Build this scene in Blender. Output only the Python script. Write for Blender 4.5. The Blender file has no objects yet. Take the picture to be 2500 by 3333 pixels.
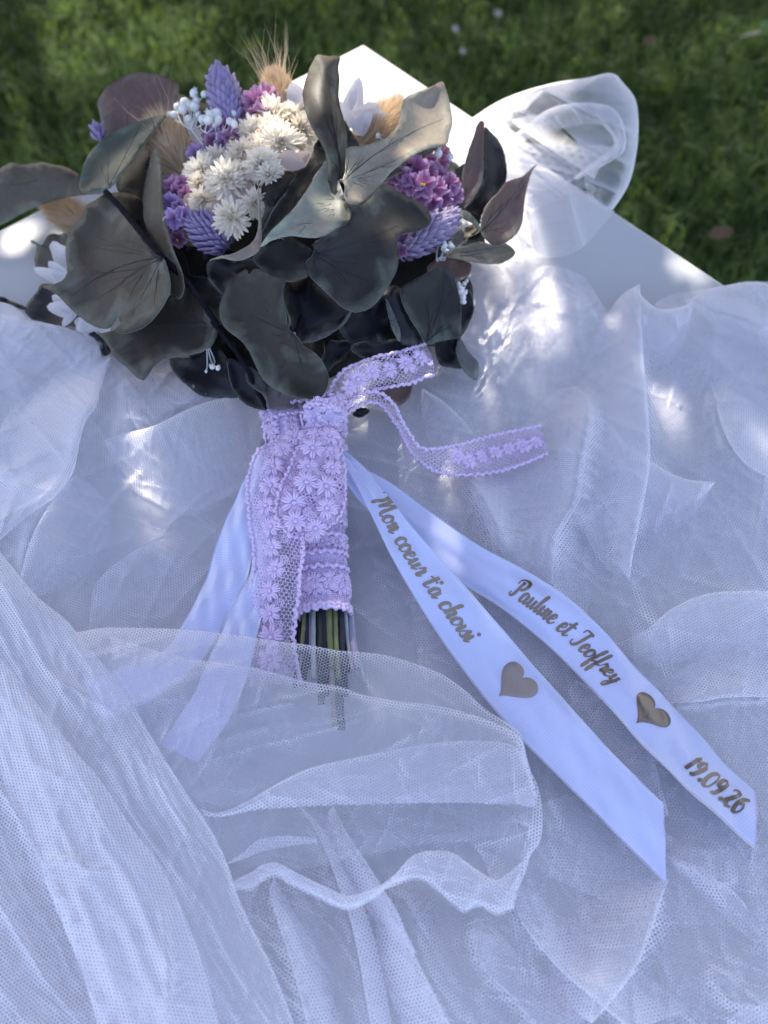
import bpy, math, random
import numpy as np
from mathutils import Vector, Matrix
from mathutils.geometry import delaunay_2d_cdt
R = math.radians
rng = np.random.default_rng(7)
random.seed(7)
scene = bpy.context.scene
COL = scene.collection

# ------------------------------------------------------------------ camera
TZ = 0.75                      # table top height
CAM = np.array([0.0, 0.0, TZ + 0.52])
PITCH = 58.2                   # degrees below the horizon
FPX = 3000.0                   # focal length in photo pixels (2500 x 3333)
cam_data = bpy.data.cameras.new("camera")
cam = bpy.data.objects.new("camera", cam_data)
COL.objects.link(cam)
cam.location = CAM
cam.rotation_euler = (R(90 - PITCH), 0, 0)
cam_data.sensor_fit = 'VERTICAL'
cam_data.sensor_height = 24.0
cam_data.lens = 24.0 * FPX / 3333.0
cam_data.clip_start = 0.02
cam_data.clip_end = 400
cam_data.dof.use_dof = True
cam_data.dof.focus_distance = 0.545
cam_data.dof.aperture_fstop = cam_data.lens / 5.2
scene.camera = cam
scene.render.resolution_x, scene.render.resolution_y = 768, 1024

# ------------------------------------------------------------------ light
SUN_EL, SUN_AZ = 43.0, -16.0   # azimuth measured from +Y towards +X
SUN = np.array([math.sin(R(SUN_AZ)) * math.cos(R(SUN_EL)), math.cos(R(SUN_AZ)) * math.cos(R(SUN_EL)), math.sin(R(SUN_EL))])
world = bpy.data.worlds.new("World")
scene.world = world
world.use_nodes = True
wn = world.node_tree.nodes
sky = wn.new("ShaderNodeTexSky")
sky.sky_type = 'NISHITA'
sky.sun_disc = False
sky.sun_elevation = R(SUN_EL)
sky.sun_rotation = R(SUN_AZ)
sky.air_density = 1.0
sky.dust_density = 2.2
sky.ozone_density = 1.0
wn["Background"].inputs[1].default_value = 0.15
tint = wn.new("ShaderNodeMixRGB")
tint.blend_type = 'MULTIPLY'
tint.inputs[0].default_value = 1.0
tint.inputs[2].default_value = (1.08, 0.985, 1.0, 1)
world.node_tree.links.new(sky.outputs[0], tint.inputs[1])
world.node_tree.links.new(tint.outputs[0], wn["Background"].inputs[0])
sun_d = bpy.data.lights.new("sun", 'SUN')
sun_d.energy = 3.4
sun_d.angle = R(0.5)
sun_d.color = (1.0, 0.93, 0.82)
sun = bpy.data.objects.new("sun", sun_d)
COL.objects.link(sun)
sun.rotation_euler = Vector(SUN).to_track_quat('Z', 'Y').to_euler()
vs = scene.view_settings
vs.view_transform, vs.look, vs.gamma, vs.use_curve_mapping = 'Standard', 'None', 1.0, False
vs.exposure = 1.71
scene.cycles.transparent_max_bounces = 48
scene.cycles.max_bounces = 8
scene.cycles.diffuse_bounces = 4
scene.cycles.glossy_bounces = 3
scene.cycles.transmission_bounces = 6
scene.cycles.use_denoising = True

# ------------------------------------------------------------------ pixel rays -> the table
FW = np.array([0, math.cos(R(PITCH)), -math.sin(R(PITCH))])
UP = np.array([0, math.sin(R(PITCH)), math.cos(R(PITCH))])
RT = np.array([1.0, 0, 0])
DS = 2500 / 1659.0             # overview pixels -> photo pixels
CR = {'A': (0, 0, 900 / 1659), 'B': (500, 50, 1000 / 1659), 'C': (900, 100, 900 / 1659), 'D': (0, 500, 800 / 1659),
      'E': (600, 600, 1000 / 1659), 'F': (0, 0, DS), 'G': (0, 1200, 1000 / 1659), 'H': (0, 2200, 1250 / 1659),
      'I': (1250, 2200, 1250 / 1659), 'J': (1100, 1300, 1400 / 1659), 'K': (700, 1100, 600 / 1106),
      'L': (1300, 0, 1200 / 1659), 'M': (1400, 800, 1100 / 1659)}

def P(c, pts):
    """crop coordinates -> overview coordinates (1659 x 2212)"""
    ox, oy, s = CR[c]
    a = np.asarray(pts, float)
    out = a.copy()
    out[..., 0] = (ox + a[..., 0] * s) / DS
    out[..., 1] = (oy + a[..., 1] * s) / DS
    return out

def ray(x, y):
    x = np.asarray(x, float) * DS
    y = np.asarray(y, float) * DS
    return FW + ((x - 1250) / FPX)[..., None] * RT + ((1666.5 - y) / FPX)[..., None] * UP

def W(x, y, h, base=TZ):
    """the place h millimetres above the table top that is seen at (x, y)"""
    d = ray(x, y)
    t = (np.asarray(h, float) * 0.001 + base - CAM[2]) / d[..., 2]
    return CAM + d * t[..., None]

def catmull(pts, n, closed=False):
    p = np.asarray(pts, float)
    if closed:
        q = np.vstack([p[-1:], p, p[:2]])
    else:
        q = np.vstack([2 * p[:1] - p[1:2], p, 2 * p[-1:] - p[-2:-1]])
    out = []
    for i in range(1, len(q) - 2):
        a, b, c, d = q[i - 1:i + 3]
        t = np.linspace(0, 1, 12, endpoint=False)[:, None]
        out.append(0.5 * (2 * b + (c - a) * t + (2 * a - 5 * b + 4 * c - d) * t ** 2 + (3 * b - a - 3 * c + d) * t ** 3))
    out = np.vstack(out + [q[-2:-1]])
    L = np.concatenate([[0], np.cumsum(np.linalg.norm(np.diff(out[:, :2], axis=0), axis=1))])
    s = np.linspace(0, L[-1], n + (1 if closed else 0))
    r = np.stack([np.interp(s, L, out[:, k]) for k in range(out.shape[1])], 1)
    return r[:-1] if closed else r

class TPS:
    def __init__(self, pts, vals, lam=0.0):
        self.s = 300.0
        p = np.asarray(pts, float) / self.s
        n = len(p)
        K = self.k(np.linalg.norm(p[:, None] - p[None], axis=2)) + lam * np.eye(n)
        Q = np.hstack([np.ones((n, 1)), p])
        A = np.block([[K, Q], [Q.T, np.zeros((3, 3))]])
        self.w = np.linalg.lstsq(A, np.concatenate([vals, [0, 0, 0]]), rcond=None)[0]
        self.p = p
    @staticmethod
    def k(r):
        return np.where(r > 1e-9, r * r * np.log(np.maximum(r, 1e-9)), 0)
    def __call__(self, x, y):
        q = np.stack([np.asarray(x, float), np.asarray(y, float)], -1) / self.s
        r = np.linalg.norm(q[..., None, :] - self.p, axis=-1)
        return self.k(r) @ self.w[:-3] + self.w[-3] + q @ self.w[-2:]

# ------------------------------------------------------------------ objects
def tag(o, label=None, cat=None, group=None, kind=None):
    for k, v in (('label', label), ('category', cat), ('group', group), ('kind', kind)):
        if v:
            o[k] = v
    return o

def empty(name, loc=(0, 0, 0), label=None, cat=None, group=None):
    o = bpy.data.objects.new(name, None)
    o.empty_display_size = 0.02
    COL.objects.link(o)
    o.location = Vector(loc)
    return tag(o, label, cat, group)

ROOTPOS = {}
def mesh(name, v, f, mats, smooth=True, uv=None, mi=None, attrs=None):
    me = bpy.data.meshes.new(name)
    v = np.asarray(v, float)
    me.from_pydata(v.tolist(), [], f if isinstance(f, list) else f.tolist())
    for m in (mats if isinstance(mats, (list, tuple)) else [mats]):
        me.materials.append(m)
    if smooth:
        me.polygons.foreach_set('use_smooth', np.ones(len(me.polygons), bool))
    if mi is not None:
        me.polygons.foreach_set('material_index', np.asarray(mi, np.int32))
    if uv is not None:
        lay = me.uv_layers.new(name='UVMap')
        li = np.empty(len(me.loops), np.int32)
        me.loops.foreach_get('vertex_index', li)
        lay.data.foreach_set('uv', np.asarray(uv, np.float32)[li].ravel())
    for k, a in (attrs or {}).items():
        at = me.attributes.new(k, 'FLOAT', 'POINT')
        at.data.foreach_set('value', np.asarray(a, np.float32))
    me.update()
    return me

def put(name, me, parent=None, mat=None, color=None, label=None, kind=None):
    o = bpy.data.objects.new(name, me)
    COL.objects.link(o)
    if parent is not None:
        o.parent = parent
    if mat is not None:
        o.matrix_local = mat
    if color is not None:
        o.color = (*color, 1)
    return tag(o, label, None, None, kind)

def wpos(o):
    """world position of a chain of unrotated parents"""
    p = Vector((0, 0, 0))
    while o is not None:
        p += o.location
        o = o.parent
    return np.array(p)

def obj(name, v, f, mats, parent=None, color=None, label=None, kind=None, **k):
    """a mesh given in world coordinates, linked under parent (parents carry no rotation)"""
    v = np.asarray(v, float)
    if parent is not None:
        v = v - wpos(parent)
    c = v.mean(0)
    me = mesh(name, v - c, f, mats, **k)
    return put(name, me, parent, Matrix.Translation(c), color, label, kind)

def gridfaces(n, m, wrap=False):
    i, j = np.meshgrid(np.arange(n - 1), np.arange(m if wrap else m - 1), indexing='ij')
    a = i * m + j
    b = i * m + (j + 1) % m
    return np.stack([a, b, b + m, a + m], -1).reshape(-1, 4)

def tube(pts, rad, k=6, cap=True):
    pts = np.asarray(pts, float)
    n = len(pts)
    rad = np.broadcast_to(np.asarray(rad, float), (n,))
    T = np.gradient(pts, axis=0)
    T /= np.linalg.norm(T, axis=1)[:, None] + 1e-12
    ref = np.array([0.3, 0.2, 1.0])
    N = np.cross(T, ref)
    N /= np.linalg.norm(N, axis=1)[:, None] + 1e-12
    B = np.cross(T, N)
    a = np.linspace(0, 2 * np.pi, k, endpoint=False)
    v = pts[:, None] + rad[:, None, None] * (np.cos(a)[None, :, None] * N[:, None] + np.sin(a)[None, :, None] * B[:, None])
    f = gridfaces(n, k, True).tolist()
    if cap:
        f.append(list(range(k))[::-1])
        f.append(list(range((n - 1) * k, n * k)))
    return v.reshape(-1, 3), f

class MB:
    def __init__(s):
        s.v, s.f, s.n, s.mi = [], [], 0, []
    def add(s, v, f, m=0):
        f = f if isinstance(f, list) else f.tolist()
        s.v.append(np.asarray(v, float))
        s.f += [[i + s.n for i in q] for q in f]
        s.mi += [m] * len(f)
        s.n += len(v)
        return s
    def out(s):
        return np.vstack(s.v), s.f

def basis(z, x=None):
    z = np.asarray(z, float) / np.linalg.norm(z)
    x = np.asarray((1, 0.1, 0.05) if x is None else x, float)
    x = x - z * (x @ z)
    x /= np.linalg.norm(x)
    return np.stack([x, np.cross(z, x), z], 1)

def M4(p, B, s=1.0):
    m = np.eye(4)
    m[:3, :3] = B * s
    m[:3, 3] = p
    return Matrix(m.tolist())

def icos(sub=1):
    import bmesh
    bm = bmesh.new()
    bmesh.ops.create_icosphere(bm, subdivisions=sub, radius=1)
    v = np.array([x.co[:] for x in bm.verts])
    f = [[x.index for x in q.verts] for q in bm.faces]
    bm.free()
    return v, f

# ------------------------------------------------------------------ materials
class NT:
    """small node-tree helper"""
    def __init__(s, name):
        s.m = bpy.data.materials.new(name)
        s.m.use_nodes = True
        s.t = s.m.node_tree
        s.b = s.t.nodes["Principled BSDF"]
        s.o = s.t.nodes["Material Output"]
    def n(s, typ, ins=None, **kw):
        x = s.t.nodes.new("ShaderNode" + typ)
        for k, v in kw.items():
            setattr(x, k, v)
        for k, v in (ins or {}).items():
            s.set(x.inputs[k], v)
        return x
    def set(s, sock, v):
        if isinstance(v, bpy.types.NodeSocket):
            s.t.links.new(v, sock)
        else:
            sock.default_value = v
    def math(s, op, a, b=0.0, c=0.0, clamp=False):
        x = s.n("Math", operation=op, use_clamp=clamp)
        for i, v in enumerate((a, b, c)):
            s.set(x.inputs[i], v)
        return x.outputs[0]
    def ramp(s, fac, stops):
        x = s.n("ValToRGB", {0: fac})
        e = x.color_ramp.elements
        while len(e) < len(stops):
            e.new(0.5)
        for i, (p, c) in enumerate(stops):
            e[i].position = p
            e[i].color = (*c, 1) if not isinstance(c, float) else (c, c, c, 1)
        return x.outputs[0]
    def mix(s, fac, a, b, mode='MIX'):
        x = s.n("MixRGB", blend_type=mode)
        for i, v in enumerate((fac, a, b)):
            if isinstance(v, tuple) and len(v) == 3:
                v = (*v, 1)
            s.set(x.inputs[i], v)
        return x.outputs[0]
    def noise(s, vec, scale, detail=3.0, rough=0.55, dist=0.0):
        x = s.n("TexNoise", {'Scale': scale, 'Detail': detail, 'Roughness': rough, 'Distortion': dist})
        if vec is not None:
            s.set(x.inputs['Vector'], vec)
        return x.outputs['Fac']
    def geo(s, k):
        return s.n("NewGeometry").outputs[k]
    def obco(s):
        return s.n("TexCoord").outputs['Object']
    def uv(s):
        return s.n("TexCoord").outputs['UV']
    def attr(s, k):
        return s.n("Attribute", attribute_name=k).outputs['Fac']
    def bump(s, h, strength=0.3, dist=0.001):
        x = s.n("Bump", {'Height': h, 'Strength': strength, 'Distance': dist})
        s.set(s.b.inputs['Normal'], x.outputs[0])
    def base(s, c, rough=0.6, spec=0.4):
        if isinstance(c, tuple):
            c = (*c, 1)
        s.set(s.b.inputs['Base Color'], c)
        s.set(s.b.inputs['Roughness'], rough)
        s.set(s.b.inputs['Specular IOR Level'], spec)
        return s

def plain(name, c, rough=0.7, spec=0.3, var=0.15, scale=60.0, translucent=0.0):
    t = NT(name)
    nz = t.noise(t.obco(), scale, 4)
    col = t.mix(nz, tuple(x * (1 - var) for x in c), tuple(min(1, x * (1 + var)) for x in c))
    t.base(col, rough, spec)
    if translucent:
        tr = t.n("BsdfTranslucent", {0: col})
        mx = t.n("MixShader", {0: translucent, 1: t.b.outputs[0], 2: tr.outputs[0]})
        t.set(t.o.inputs[0], mx.outputs[0])
    return t.m

def hexnet(t, cell, thr, soft, graze):
    """alpha of a hexagonal net: threads of a honeycomb, wider where the cloth is seen at a slant"""
    uv = t.uv()
    k = 4 * math.pi / (math.sqrt(3) * cell)
    acc = None
    for a in (0, 60, 120):
        d = t.n("VectorMath", {0: uv, 1: (k * math.cos(R(a)), k * math.sin(R(a)), 0)}, operation='DOT_PRODUCT').outputs['Value']
        c = t.math('COSINE', d)
        acc = c if acc is None else t.math('ADD', acc, c)
    dt = t.n("VectorMath", {0: t.geo('Incoming'), 1: t.geo('Normal')}, operation='DOT_PRODUCT').outputs['Value']
    ca = t.math('MAXIMUM', t.math('ABSOLUTE', dt), 0.12)
    th = t.math('MULTIPLY_ADD', t.math('SUBTRACT', t.math('DIVIDE', 1.0, ca), 1.0), graze, thr)
    x = t.math('SUBTRACT', th, acc)
    return t.math('MULTIPLY_ADD', x, 1.0 / soft, 0.5, clamp=True)

def netmat(name, col, cell, thr, soft=0.5, graze=0.35, haze=0.0, trans=0.36, opac=0.97):
    t = NT(name)
    al = hexnet(t, cell, thr, soft, graze)
    al = t.math('MULTIPLY_ADD', al, opac - haze, haze, clamp=True)
    d = t.n("BsdfDiffuse", {0: (*col, 1)})
    tr = t.n("BsdfTranslucent", {0: (*col, 1)})
    mx = t.n("MixShader", {0: trans, 1: d.outputs[0], 2: tr.outputs[0]})
    gl = t.n("BsdfGlossy", {0: (1, 1, 1, 1), 'Roughness': 0.35})
    mg = t.n("MixShader", {0: 0.04, 1: mx.outputs[0], 2: gl.outputs[0]})
    tp = t.n("BsdfTransparent")
    fin = t.n("MixShader", {0: al, 1: tp.outputs[0], 2: mg.outputs[0]})
    t.set(t.o.inputs[0], fin.outputs[0])
    return t.m
# ------------------------------------------------------------------ lawn
t = NT("lawn_soil")
n1 = t.noise(t.geo('Position'), 3.0, 5)
n2 = t.noise(t.geo('Position'), 60.0, 4)
c = t.mix(n1, (0.022, 0.045, 0.014), (0.045, 0.08, 0.024))
c = t.mix(t.math('MULTIPLY', n2, 0.6), c, (0.05, 0.062, 0.026))
t.base(c, 0.95, 0.1)
lawn = obj("lawn", [(-150, -150, 0), (150, -150, 0), (150, 150, 0), (-150, 150, 0)], [[0, 1, 2, 3]], t.m, smooth=False)
tag(lawn, "green lawn stretching away behind the table", None, None, 'structure')

t = NT("grass_blade")
rv = t.attr("rnd")
c = t.ramp(rv, [(0.0, (0.017, 0.045, 0.012)), (0.45, (0.048, 0.10, 0.024)), (0.8, (0.12, 0.19, 0.045)), (1.0, (0.22, 0.24, 0.08))])
t.base(c, 0.55, 0.4)
tr = t.n("BsdfTranslucent", {0: t.mix(0.5, c, (0.16, 0.24, 0.03))})
mx = t.n("MixShader", {0: 0.4, 1: t.b.outputs[0], 2: tr.outputs[0]})
t.set(t.o.inputs[0], mx.outputs[0])
N = 95000
gx = rng.uniform(-2.0, 2.0, N); gy = rng.uniform(0.55, 3.4, N)
clump = 0.5 + 0.5 * np.sin(gx * 9 + 2 * np.sin(gy * 7)) * np.sin(gy * 11 + 1.5 * np.sin(gx * 5))
hh = rng.uniform(0.03, 0.075, N) * (0.6 + 0.7 * clump)
az = rng.uniform(0, 2 * np.pi, N); lean = rng.uniform(0.1, 1.0, N)
wd = rng.uniform(0.0012, 0.0026, N)
p0 = np.stack([gx, gy, np.zeros(N)], 1)
dr = np.stack([np.cos(az), np.sin(az), np.zeros(N)], 1)
sd = np.stack([-np.sin(az), np.cos(az), np.zeros(N)], 1)
mid = p0 + dr * (hh * lean * 0.35)[:, None] + np.array([0, 0, 1]) * (hh * 0.6)[:, None]
tip = p0 + dr * (hh * lean)[:, None] + np.array([0, 0, 1]) * (hh * (1.05 - 0.35 * lean))[:, None]
w = wd[:, None]
V = np.stack([p0 - sd * w, p0 + sd * w, mid + sd * w * 0.85, mid - sd * w * 0.85, tip], 1).reshape(-1, 3)
b = np.arange(N) * 5
F = [[i, i + 1, i + 2, i + 3] for i in b.tolist()] + [[i + 3, i + 2, i + 4] for i in b.tolist()]
gr = obj("grass", V, F, t.m, attrs={'rnd': np.repeat(np.clip(0.35 * clump + rng.uniform(0, 0.65, N) ** 1.3, 0, 1), 5)})
tag(gr, "blurred green grass of the lawn beyond the table", None, None, 'stuff')

M_white = plain("daisy_white", (0.5, 0.48, 0.5), 0.7)
M_yel = plain("pollen_yellow", (0.7, 0.45, 0.05), 0.8)
M_dead = plain("dead_leaf", (0.13, 0.08, 0.045), 0.8, var=0.4)
M_weed = plain("weed_leaf", (0.12, 0.2, 0.06), 0.5, var=0.3, translucent=0.3)
M_wstem = plain("weed_stem", (0.35, 0.33, 0.24), 0.8)

def groundpt(x, y, h=0.03):
    return W(x, y, h * 1000, 0.0)

def flat_petal(L, w, curl=0.1, n=6, m=5, tipw=0.6, base_w=0.15, pw=0.7):
    """a petal along +X, lying in XY and cupped upward"""
    u = np.linspace(0, 1, n)[:, None]
    s = np.linspace(-1, 1, m)[None]
    prof = np.maximum(np.sin(np.pi * np.clip(u ** (1 / (0.6 + tipw)), 0, 1)) ** pw, 0) * (1 - base_w) + base_w * (1 - u)
    x = L * u + 0 * s
    y = w * prof * s
    z = curl * L * (u ** 2 + 0 * s) + 0.25 * w * prof * s ** 2
    return np.stack([x, y, z], -1).reshape(-1, 3), gridfaces(n, m)

def ring(mb, pet, k, tilt, r0=0.0, jit=0.1, z0=0.0, m=0, twist=0.0):
    v, f = pet
    for i in range(k):
        a = 2 * np.pi * (i + twist) / k + rng.normal(0, jit)
        ti = tilt + rng.normal(0, jit)
        s = 1 + rng.normal(0, 0.07)
        ct, st = np.cos(ti), np.sin(ti)
        q = v * s
        q = np.stack([q[:, 0] * ct - q[:, 2] * st + r0, q[:, 1], q[:, 0] * st + q[:, 2] * ct + z0], 1)
        ca, sa = np.cos(a), np.sin(a)
        mb.add(np.stack([q[:, 0] * ca - q[:, 1] * sa, q[:, 0] * sa + q[:, 1] * ca, q[:, 2]], 1), f, m)

dl = ["white daisy in the grass, uppermost of the three", "white daisy in the grass, left of the other two", "dull cream daisy half sunk in the grass straight above the tall leaf"]
for i, (x, y, s) in enumerate([(1075, 31, 0.011), (983, 64, 0.010), (1000, 112, 0.009)]):
    d = empty("daisy", groundpt(x, y, 0.05), dl[i], "daisy", "daisies in the lawn")
    a = MB(); ring(a, flat_petal(s, s * 0.16, 0.15), 16, 0.25)
    v, f = a.out()
    put("petals", mesh("petals", v, f, M_white), d, M4((0, 0, 0), basis((0.1 * i, -0.5, 1))))
    v, f = icos(1)
    put("flower_center", mesh("flower_center", v * (s * .3, s * .3, s * .15), f, M_yel), d, Matrix.Translation((0, 0, s * .12)))
    v, f = tube([(0, 0, 0), (0.003, 0.002, -0.025), (0.0, 0, -0.05)], 0.0012, 5)
    put("stem", mesh("stem", v, f, M_weed), d)
for x, y, L, az, lab in [(1530, 508, 0.05, 0.2, "brown dead leaf lying in the grass right of the table edge"),
                         (1390, 95, 0.035, 0.6, "small tan dead leaf lying in the grass near the top right")]:
    v, f = flat_petal(L, L * 0.3, 0.15)
    o = put("fallen_leaf", mesh("fallen_leaf", v, f, M_dead), None, M4(groundpt(x, y, 0.055), basis((0.1, -0.4, 1), (math.cos(az), math.sin(az), 0))))
    tag(o, lab, "leaf")
wd_ = empty("twig", groundpt(1660, 70, 0.06), "pale twig with two leaves poking into the frame at the upper right", "twig")
q0 = wpos(wd_)
v, f = tube([groundpt(1598, 79, 0.08) - q0, groundpt(1630, 72, 0.085) - q0, groundpt(1700, 62, 0.09) - q0, groundpt(1790, 80, 0.02) - q0], [0.002, 0.003, 0.004, 0.005], 6)
put("stem", mesh("stem", v, f, M_wstem), wd_)
for x, y, L, az in [(1640, 70, 0.045, 0.7), (1655, 62, 0.05, -0.4)]:
    v, f = flat_petal(L, L * 0.38, 0.2)
    put("leaf", mesh("leaf", v, f, M_weed), wd_, M4(groundpt(x, y, 0.09) - q0, basis((0.3, -0.5, 1), (math.cos(az), math.sin(az), 0))))

# ------------------------------------------------------------------ table
M_table = plain("table_white", (0.56, 0.56, 0.56), 0.45, 0.4, var=0.05, scale=26)
apex = W(785, 93, 0)
e1 = W(1580, 622, 0) - apex; e1 /= np.linalg.norm(e1)
e2 = np.array([-e1[1], e1[0], 0.0])
if e2[0] > 0: e2 = -e2
table = empty("table", apex + (e1 + e2) * 0.65 - np.array([0, 0, TZ]), "white square table with one corner pointing away, draped in tulle", "table")
def slab(cx, a0, a1, b0, b1, z0, z1, bev=0.0):
    prof = [(0, z0), (0, z1 - bev), (bev * .3, z1 - bev * .3), (bev, z1)] if bev else [(0, z0), (0, z1)]
    v, f = [], []
    for ins, z in prof:
        for a, b in ((a0 + ins, b0 + ins), (a1 - ins, b0 + ins), (a1 - ins, b1 - ins), (a0 + ins, b1 - ins)):
            v.append(cx + e1 * a + e2 * b + np.array([0, 0, z - cx[2]]))
    n = len(prof)
    f = gridfaces(n, 4, True).tolist() + [[3, 2, 1, 0], [4 * n - 4, 4 * n - 3, 4 * n - 2, 4 * n - 1]]
    return v, f
v, f = slab(apex, 0, 1.3, 0, 1.3, TZ - 0.03, TZ, 0.004)
obj("tabletop", v, f, M_table, table, smooth=False)
for a in (0.06, 1.18):
    for bq in (0.06, 1.18):
        v, f = slab(apex, a, a + 0.05, bq, bq + 0.05, 0.0, TZ - 0.0302)
        obj("leg", v, f, M_table, table, smooth=False)

# ------------------------------------------------------------------ the tree that shades the table
M_bark = plain("bark", (0.12, 0.09, 0.065), 0.9, var=0.5, scale=12)
M_tleaf = plain("tree_leaf", (0.06, 0.11, 0.03), 0.5, 0.4, var=0.4, scale=5, translucent=0.25)
tree = empty("tree", (-2.4, 6.6, 0), "leafy tree standing beyond the lawn whose low boughs shade the table", "tree")
mb = MB()
tp = wpos(tree)
limb = catmull([(-2.4, 6.6, 0), (-2.38, 6.55, 1.0), (-2.3, 6.4, 2.2), (-2.2, 6.3, 3.6), (-2.1, 6.2, 5.0)], 20)
mb.add(*tube(limb, np.linspace(0.17, 0.05, 20), 10))
for k in range(9):
    p1 = np.array([rng.uniform(-3.0, 1.8), rng.uniform(1.0, 5.2), rng.uniform(1.9, 2.5)])
    st = limb[6 + k]
    br = catmull([st, st * 0.6 + p1 * 0.4 + (0, 0, 0.35), p1], 14)
    mb.add(*tube(br, np.linspace(0.06, 0.012, 14), 7))
v, f = mb.out()
obj("trunk", v, f, M_bark, tree)
# sun patches seen in the photograph: (x, y, height mm, rx, ry) in overview pixels; z base is the table
SP = [(800, 175, 0, 340, 140), (1020, 310, 5, 170, 80), (600, 160, 115, 95, 80), (1190, 330, 15, 50, 36), (1060, 420, 8, 90, 70),
      (1440, 556, 3, 38, 17), (1540, 606, 3, 48, 17), (1200, 690, 8, 44, 12), (1165, 742, 8, 60, 13), (1320, 632, 8, 44, 12),
      (1660, 985, 8, 20, 34), (1640, 1215, 8, 20, 20), (1655, 1100, 8, 24, 16),
      (290, 948, 44, 46, 18), (300, 950, 30, 40, 14), (165, 985, 20, 24, 12), (90, 470, 3, 60, 16), (50, 640, 8, 50, 10),
      (590, 1288, 45, 34, 18), (900, 790, 62, 40, 24), (815, 912, 5, 40, 18), (1050, 545, 75, 44, 11), (590, 800, 75, 10, 18),
      (590, 300, 116, 150, 110, .88), (760, 225, 100, 60, 50, .95), (900, 300, 112, 100, 80, .85), (560, 190, 110, 130, 70, .93), (300, 260, 100, 90, 80, .7), (1060, 380, 70, 80, 80, .7), (500, 430, 110, 70, 60, .7),
      (1130, 640, 8, 190, 120, .2), (1400, 800, 8, 160, 110, .3), (1590, 1080, 8, 110, 190, .2), (240, 930, 20, 200, 80, .2), (100, 560, 5, 160, 60, .4), (1300, 1000, 8, 150, 120, .2)]
GP = [(150, 20, 260, 75), (60, 120, 150, 60), (340, 80, 120, 55), (480, 10, 120, 34), (30, 230, 50, 30), (1300, 20, 60, 14), (1600, 60, 50, 20)]
sp = []
for x, y, h, rx, ry, *pr in SP:
    c0 = W(x, y, h)
    sp.append((c0, W(x + rx, y, h) - c0, W(x, y + ry, h) - c0, pr[0] if pr else 1.0))
for x, y, rx, ry in GP:
    c0 = groundpt(x, y)
    sp.append((c0, groundpt(x + rx, y) - c0, groundpt(x, y + ry) - c0, .985))
NL = 78000
lp = np.stack([rng.uniform(-2.5, 2.1, NL), rng.uniform(0.75, 5.6, NL), rng.uniform(1.75, 2.35, NL)], 1)
keep = np.ones(NL, bool)
for c0, ax, ay, pr in sp:
    s_ = (lp[:, 2] - c0[2]) / SUN[2]
    q = (lp - SUN * s_[:, None] - c0)[:, :2]
    A = np.linalg.inv(np.stack([ax[:2], ay[:2]], 1))
    e = q @ A.T
    rr = np.linalg.norm(e, axis=1)
    marg = 0.022 / np.linalg.norm(ax) if np.linalg.norm(ax) > 0 else 0
    keep &= (rr > 1.0 + min(marg, 2.3) * rng.uniform(0.45, 1.0, NL)) | (rng.uniform(0, 1, NL) > pr)
lp = lp[keep]
# thinner above the far lawn, so that some light falls through
far = (lp[:, 1] > 2.9) & (rng.uniform(0, 1, len(lp)) < 0.62)
lp = lp[~far]
# a few leaves more where the cloth lies in full shade
for x, y, h, k in ((215, 1480, 50, 90), (250, 1500, 40, 60), (1560, 1330, 20, 60), (70, 860, 20, 40), (165, 2130, 40, 60)):
    s_ = (rng.uniform(1.75, 2.35, k) - TZ) / SUN[2]
    lp = np.vstack([lp, W(x, y, h) + SUN * s_[:, None] + rng.normal(0, 0.03, (k, 3))])
n = len(lp)
L = rng.uniform(0.022, 0.036, n)[:, None]
nrm = rng.normal(0, 0.5, (n, 3)) + SUN
nrm /= np.linalg.norm(nrm, axis=1)[:, None]
a1 = np.cross(nrm, rng.normal(0, 1, (n, 3))); a1 /= np.linalg.norm(a1, axis=1)[:, None]
a2 = np.cross(nrm, a1)
V = np.stack([lp - a1 * L, lp - a1 * L * .2 + a2 * L * .62, lp + a1 * L * .5 + a2 * L * .45, lp + a1 * L * 1.1, lp + a1 * L * .5 - a2 * L * .45, lp - a1 * L * .2 - a2 * L * .62], 1).reshape(-1, 3)
F = (np.arange(n)[:, None] * 6 + np.arange(6)).tolist()
crown = obj("crown", V, F, M_tleaf, tree, smooth=False)
crown['kind'] = 'stuff'

# ------------------------------------------------------------------ tulle
TULLE = (0.93, 0.91, 0.945)
M_tul = netmat("tulle_net", TULLE, 0.0019, -1.14, 0.7, 0.85, 0.03)
M_tul2 = netmat("tulle_net_doubled", TULLE, 0.0019, -0.72, 0.8, 0.85, 0.06)
M_tul3 = netmat("tulle_net_single", TULLE, 0.0019, -1.30, 0.6, 1.1, 0.015)

def segdist(x, y, poly):
    """distance to a polyline, side of it, and position along it"""
    a = poly[:-1, :2]; b = poly[1:, :2]
    d = b - a
    q = np.stack([x, y], -1)[..., None, :] - a
    tt = np.clip((q * d).sum(-1) / ((d * d).sum(-1) + 1e-9), 0, 1)
    r = q - tt[..., None] * d
    dist = np.linalg.norm(r, axis=-1)
    k = dist.argmin(-1)
    pick = lambda m: np.take_along_axis(m, k[..., None], -1)[..., 0]
    cr = d[:, 0] * q[..., 1] - d[:, 1] * q[..., 0]
    return pick(dist), np.sign(pick(cr)), (k + pick(tt)) / len(d)

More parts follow.
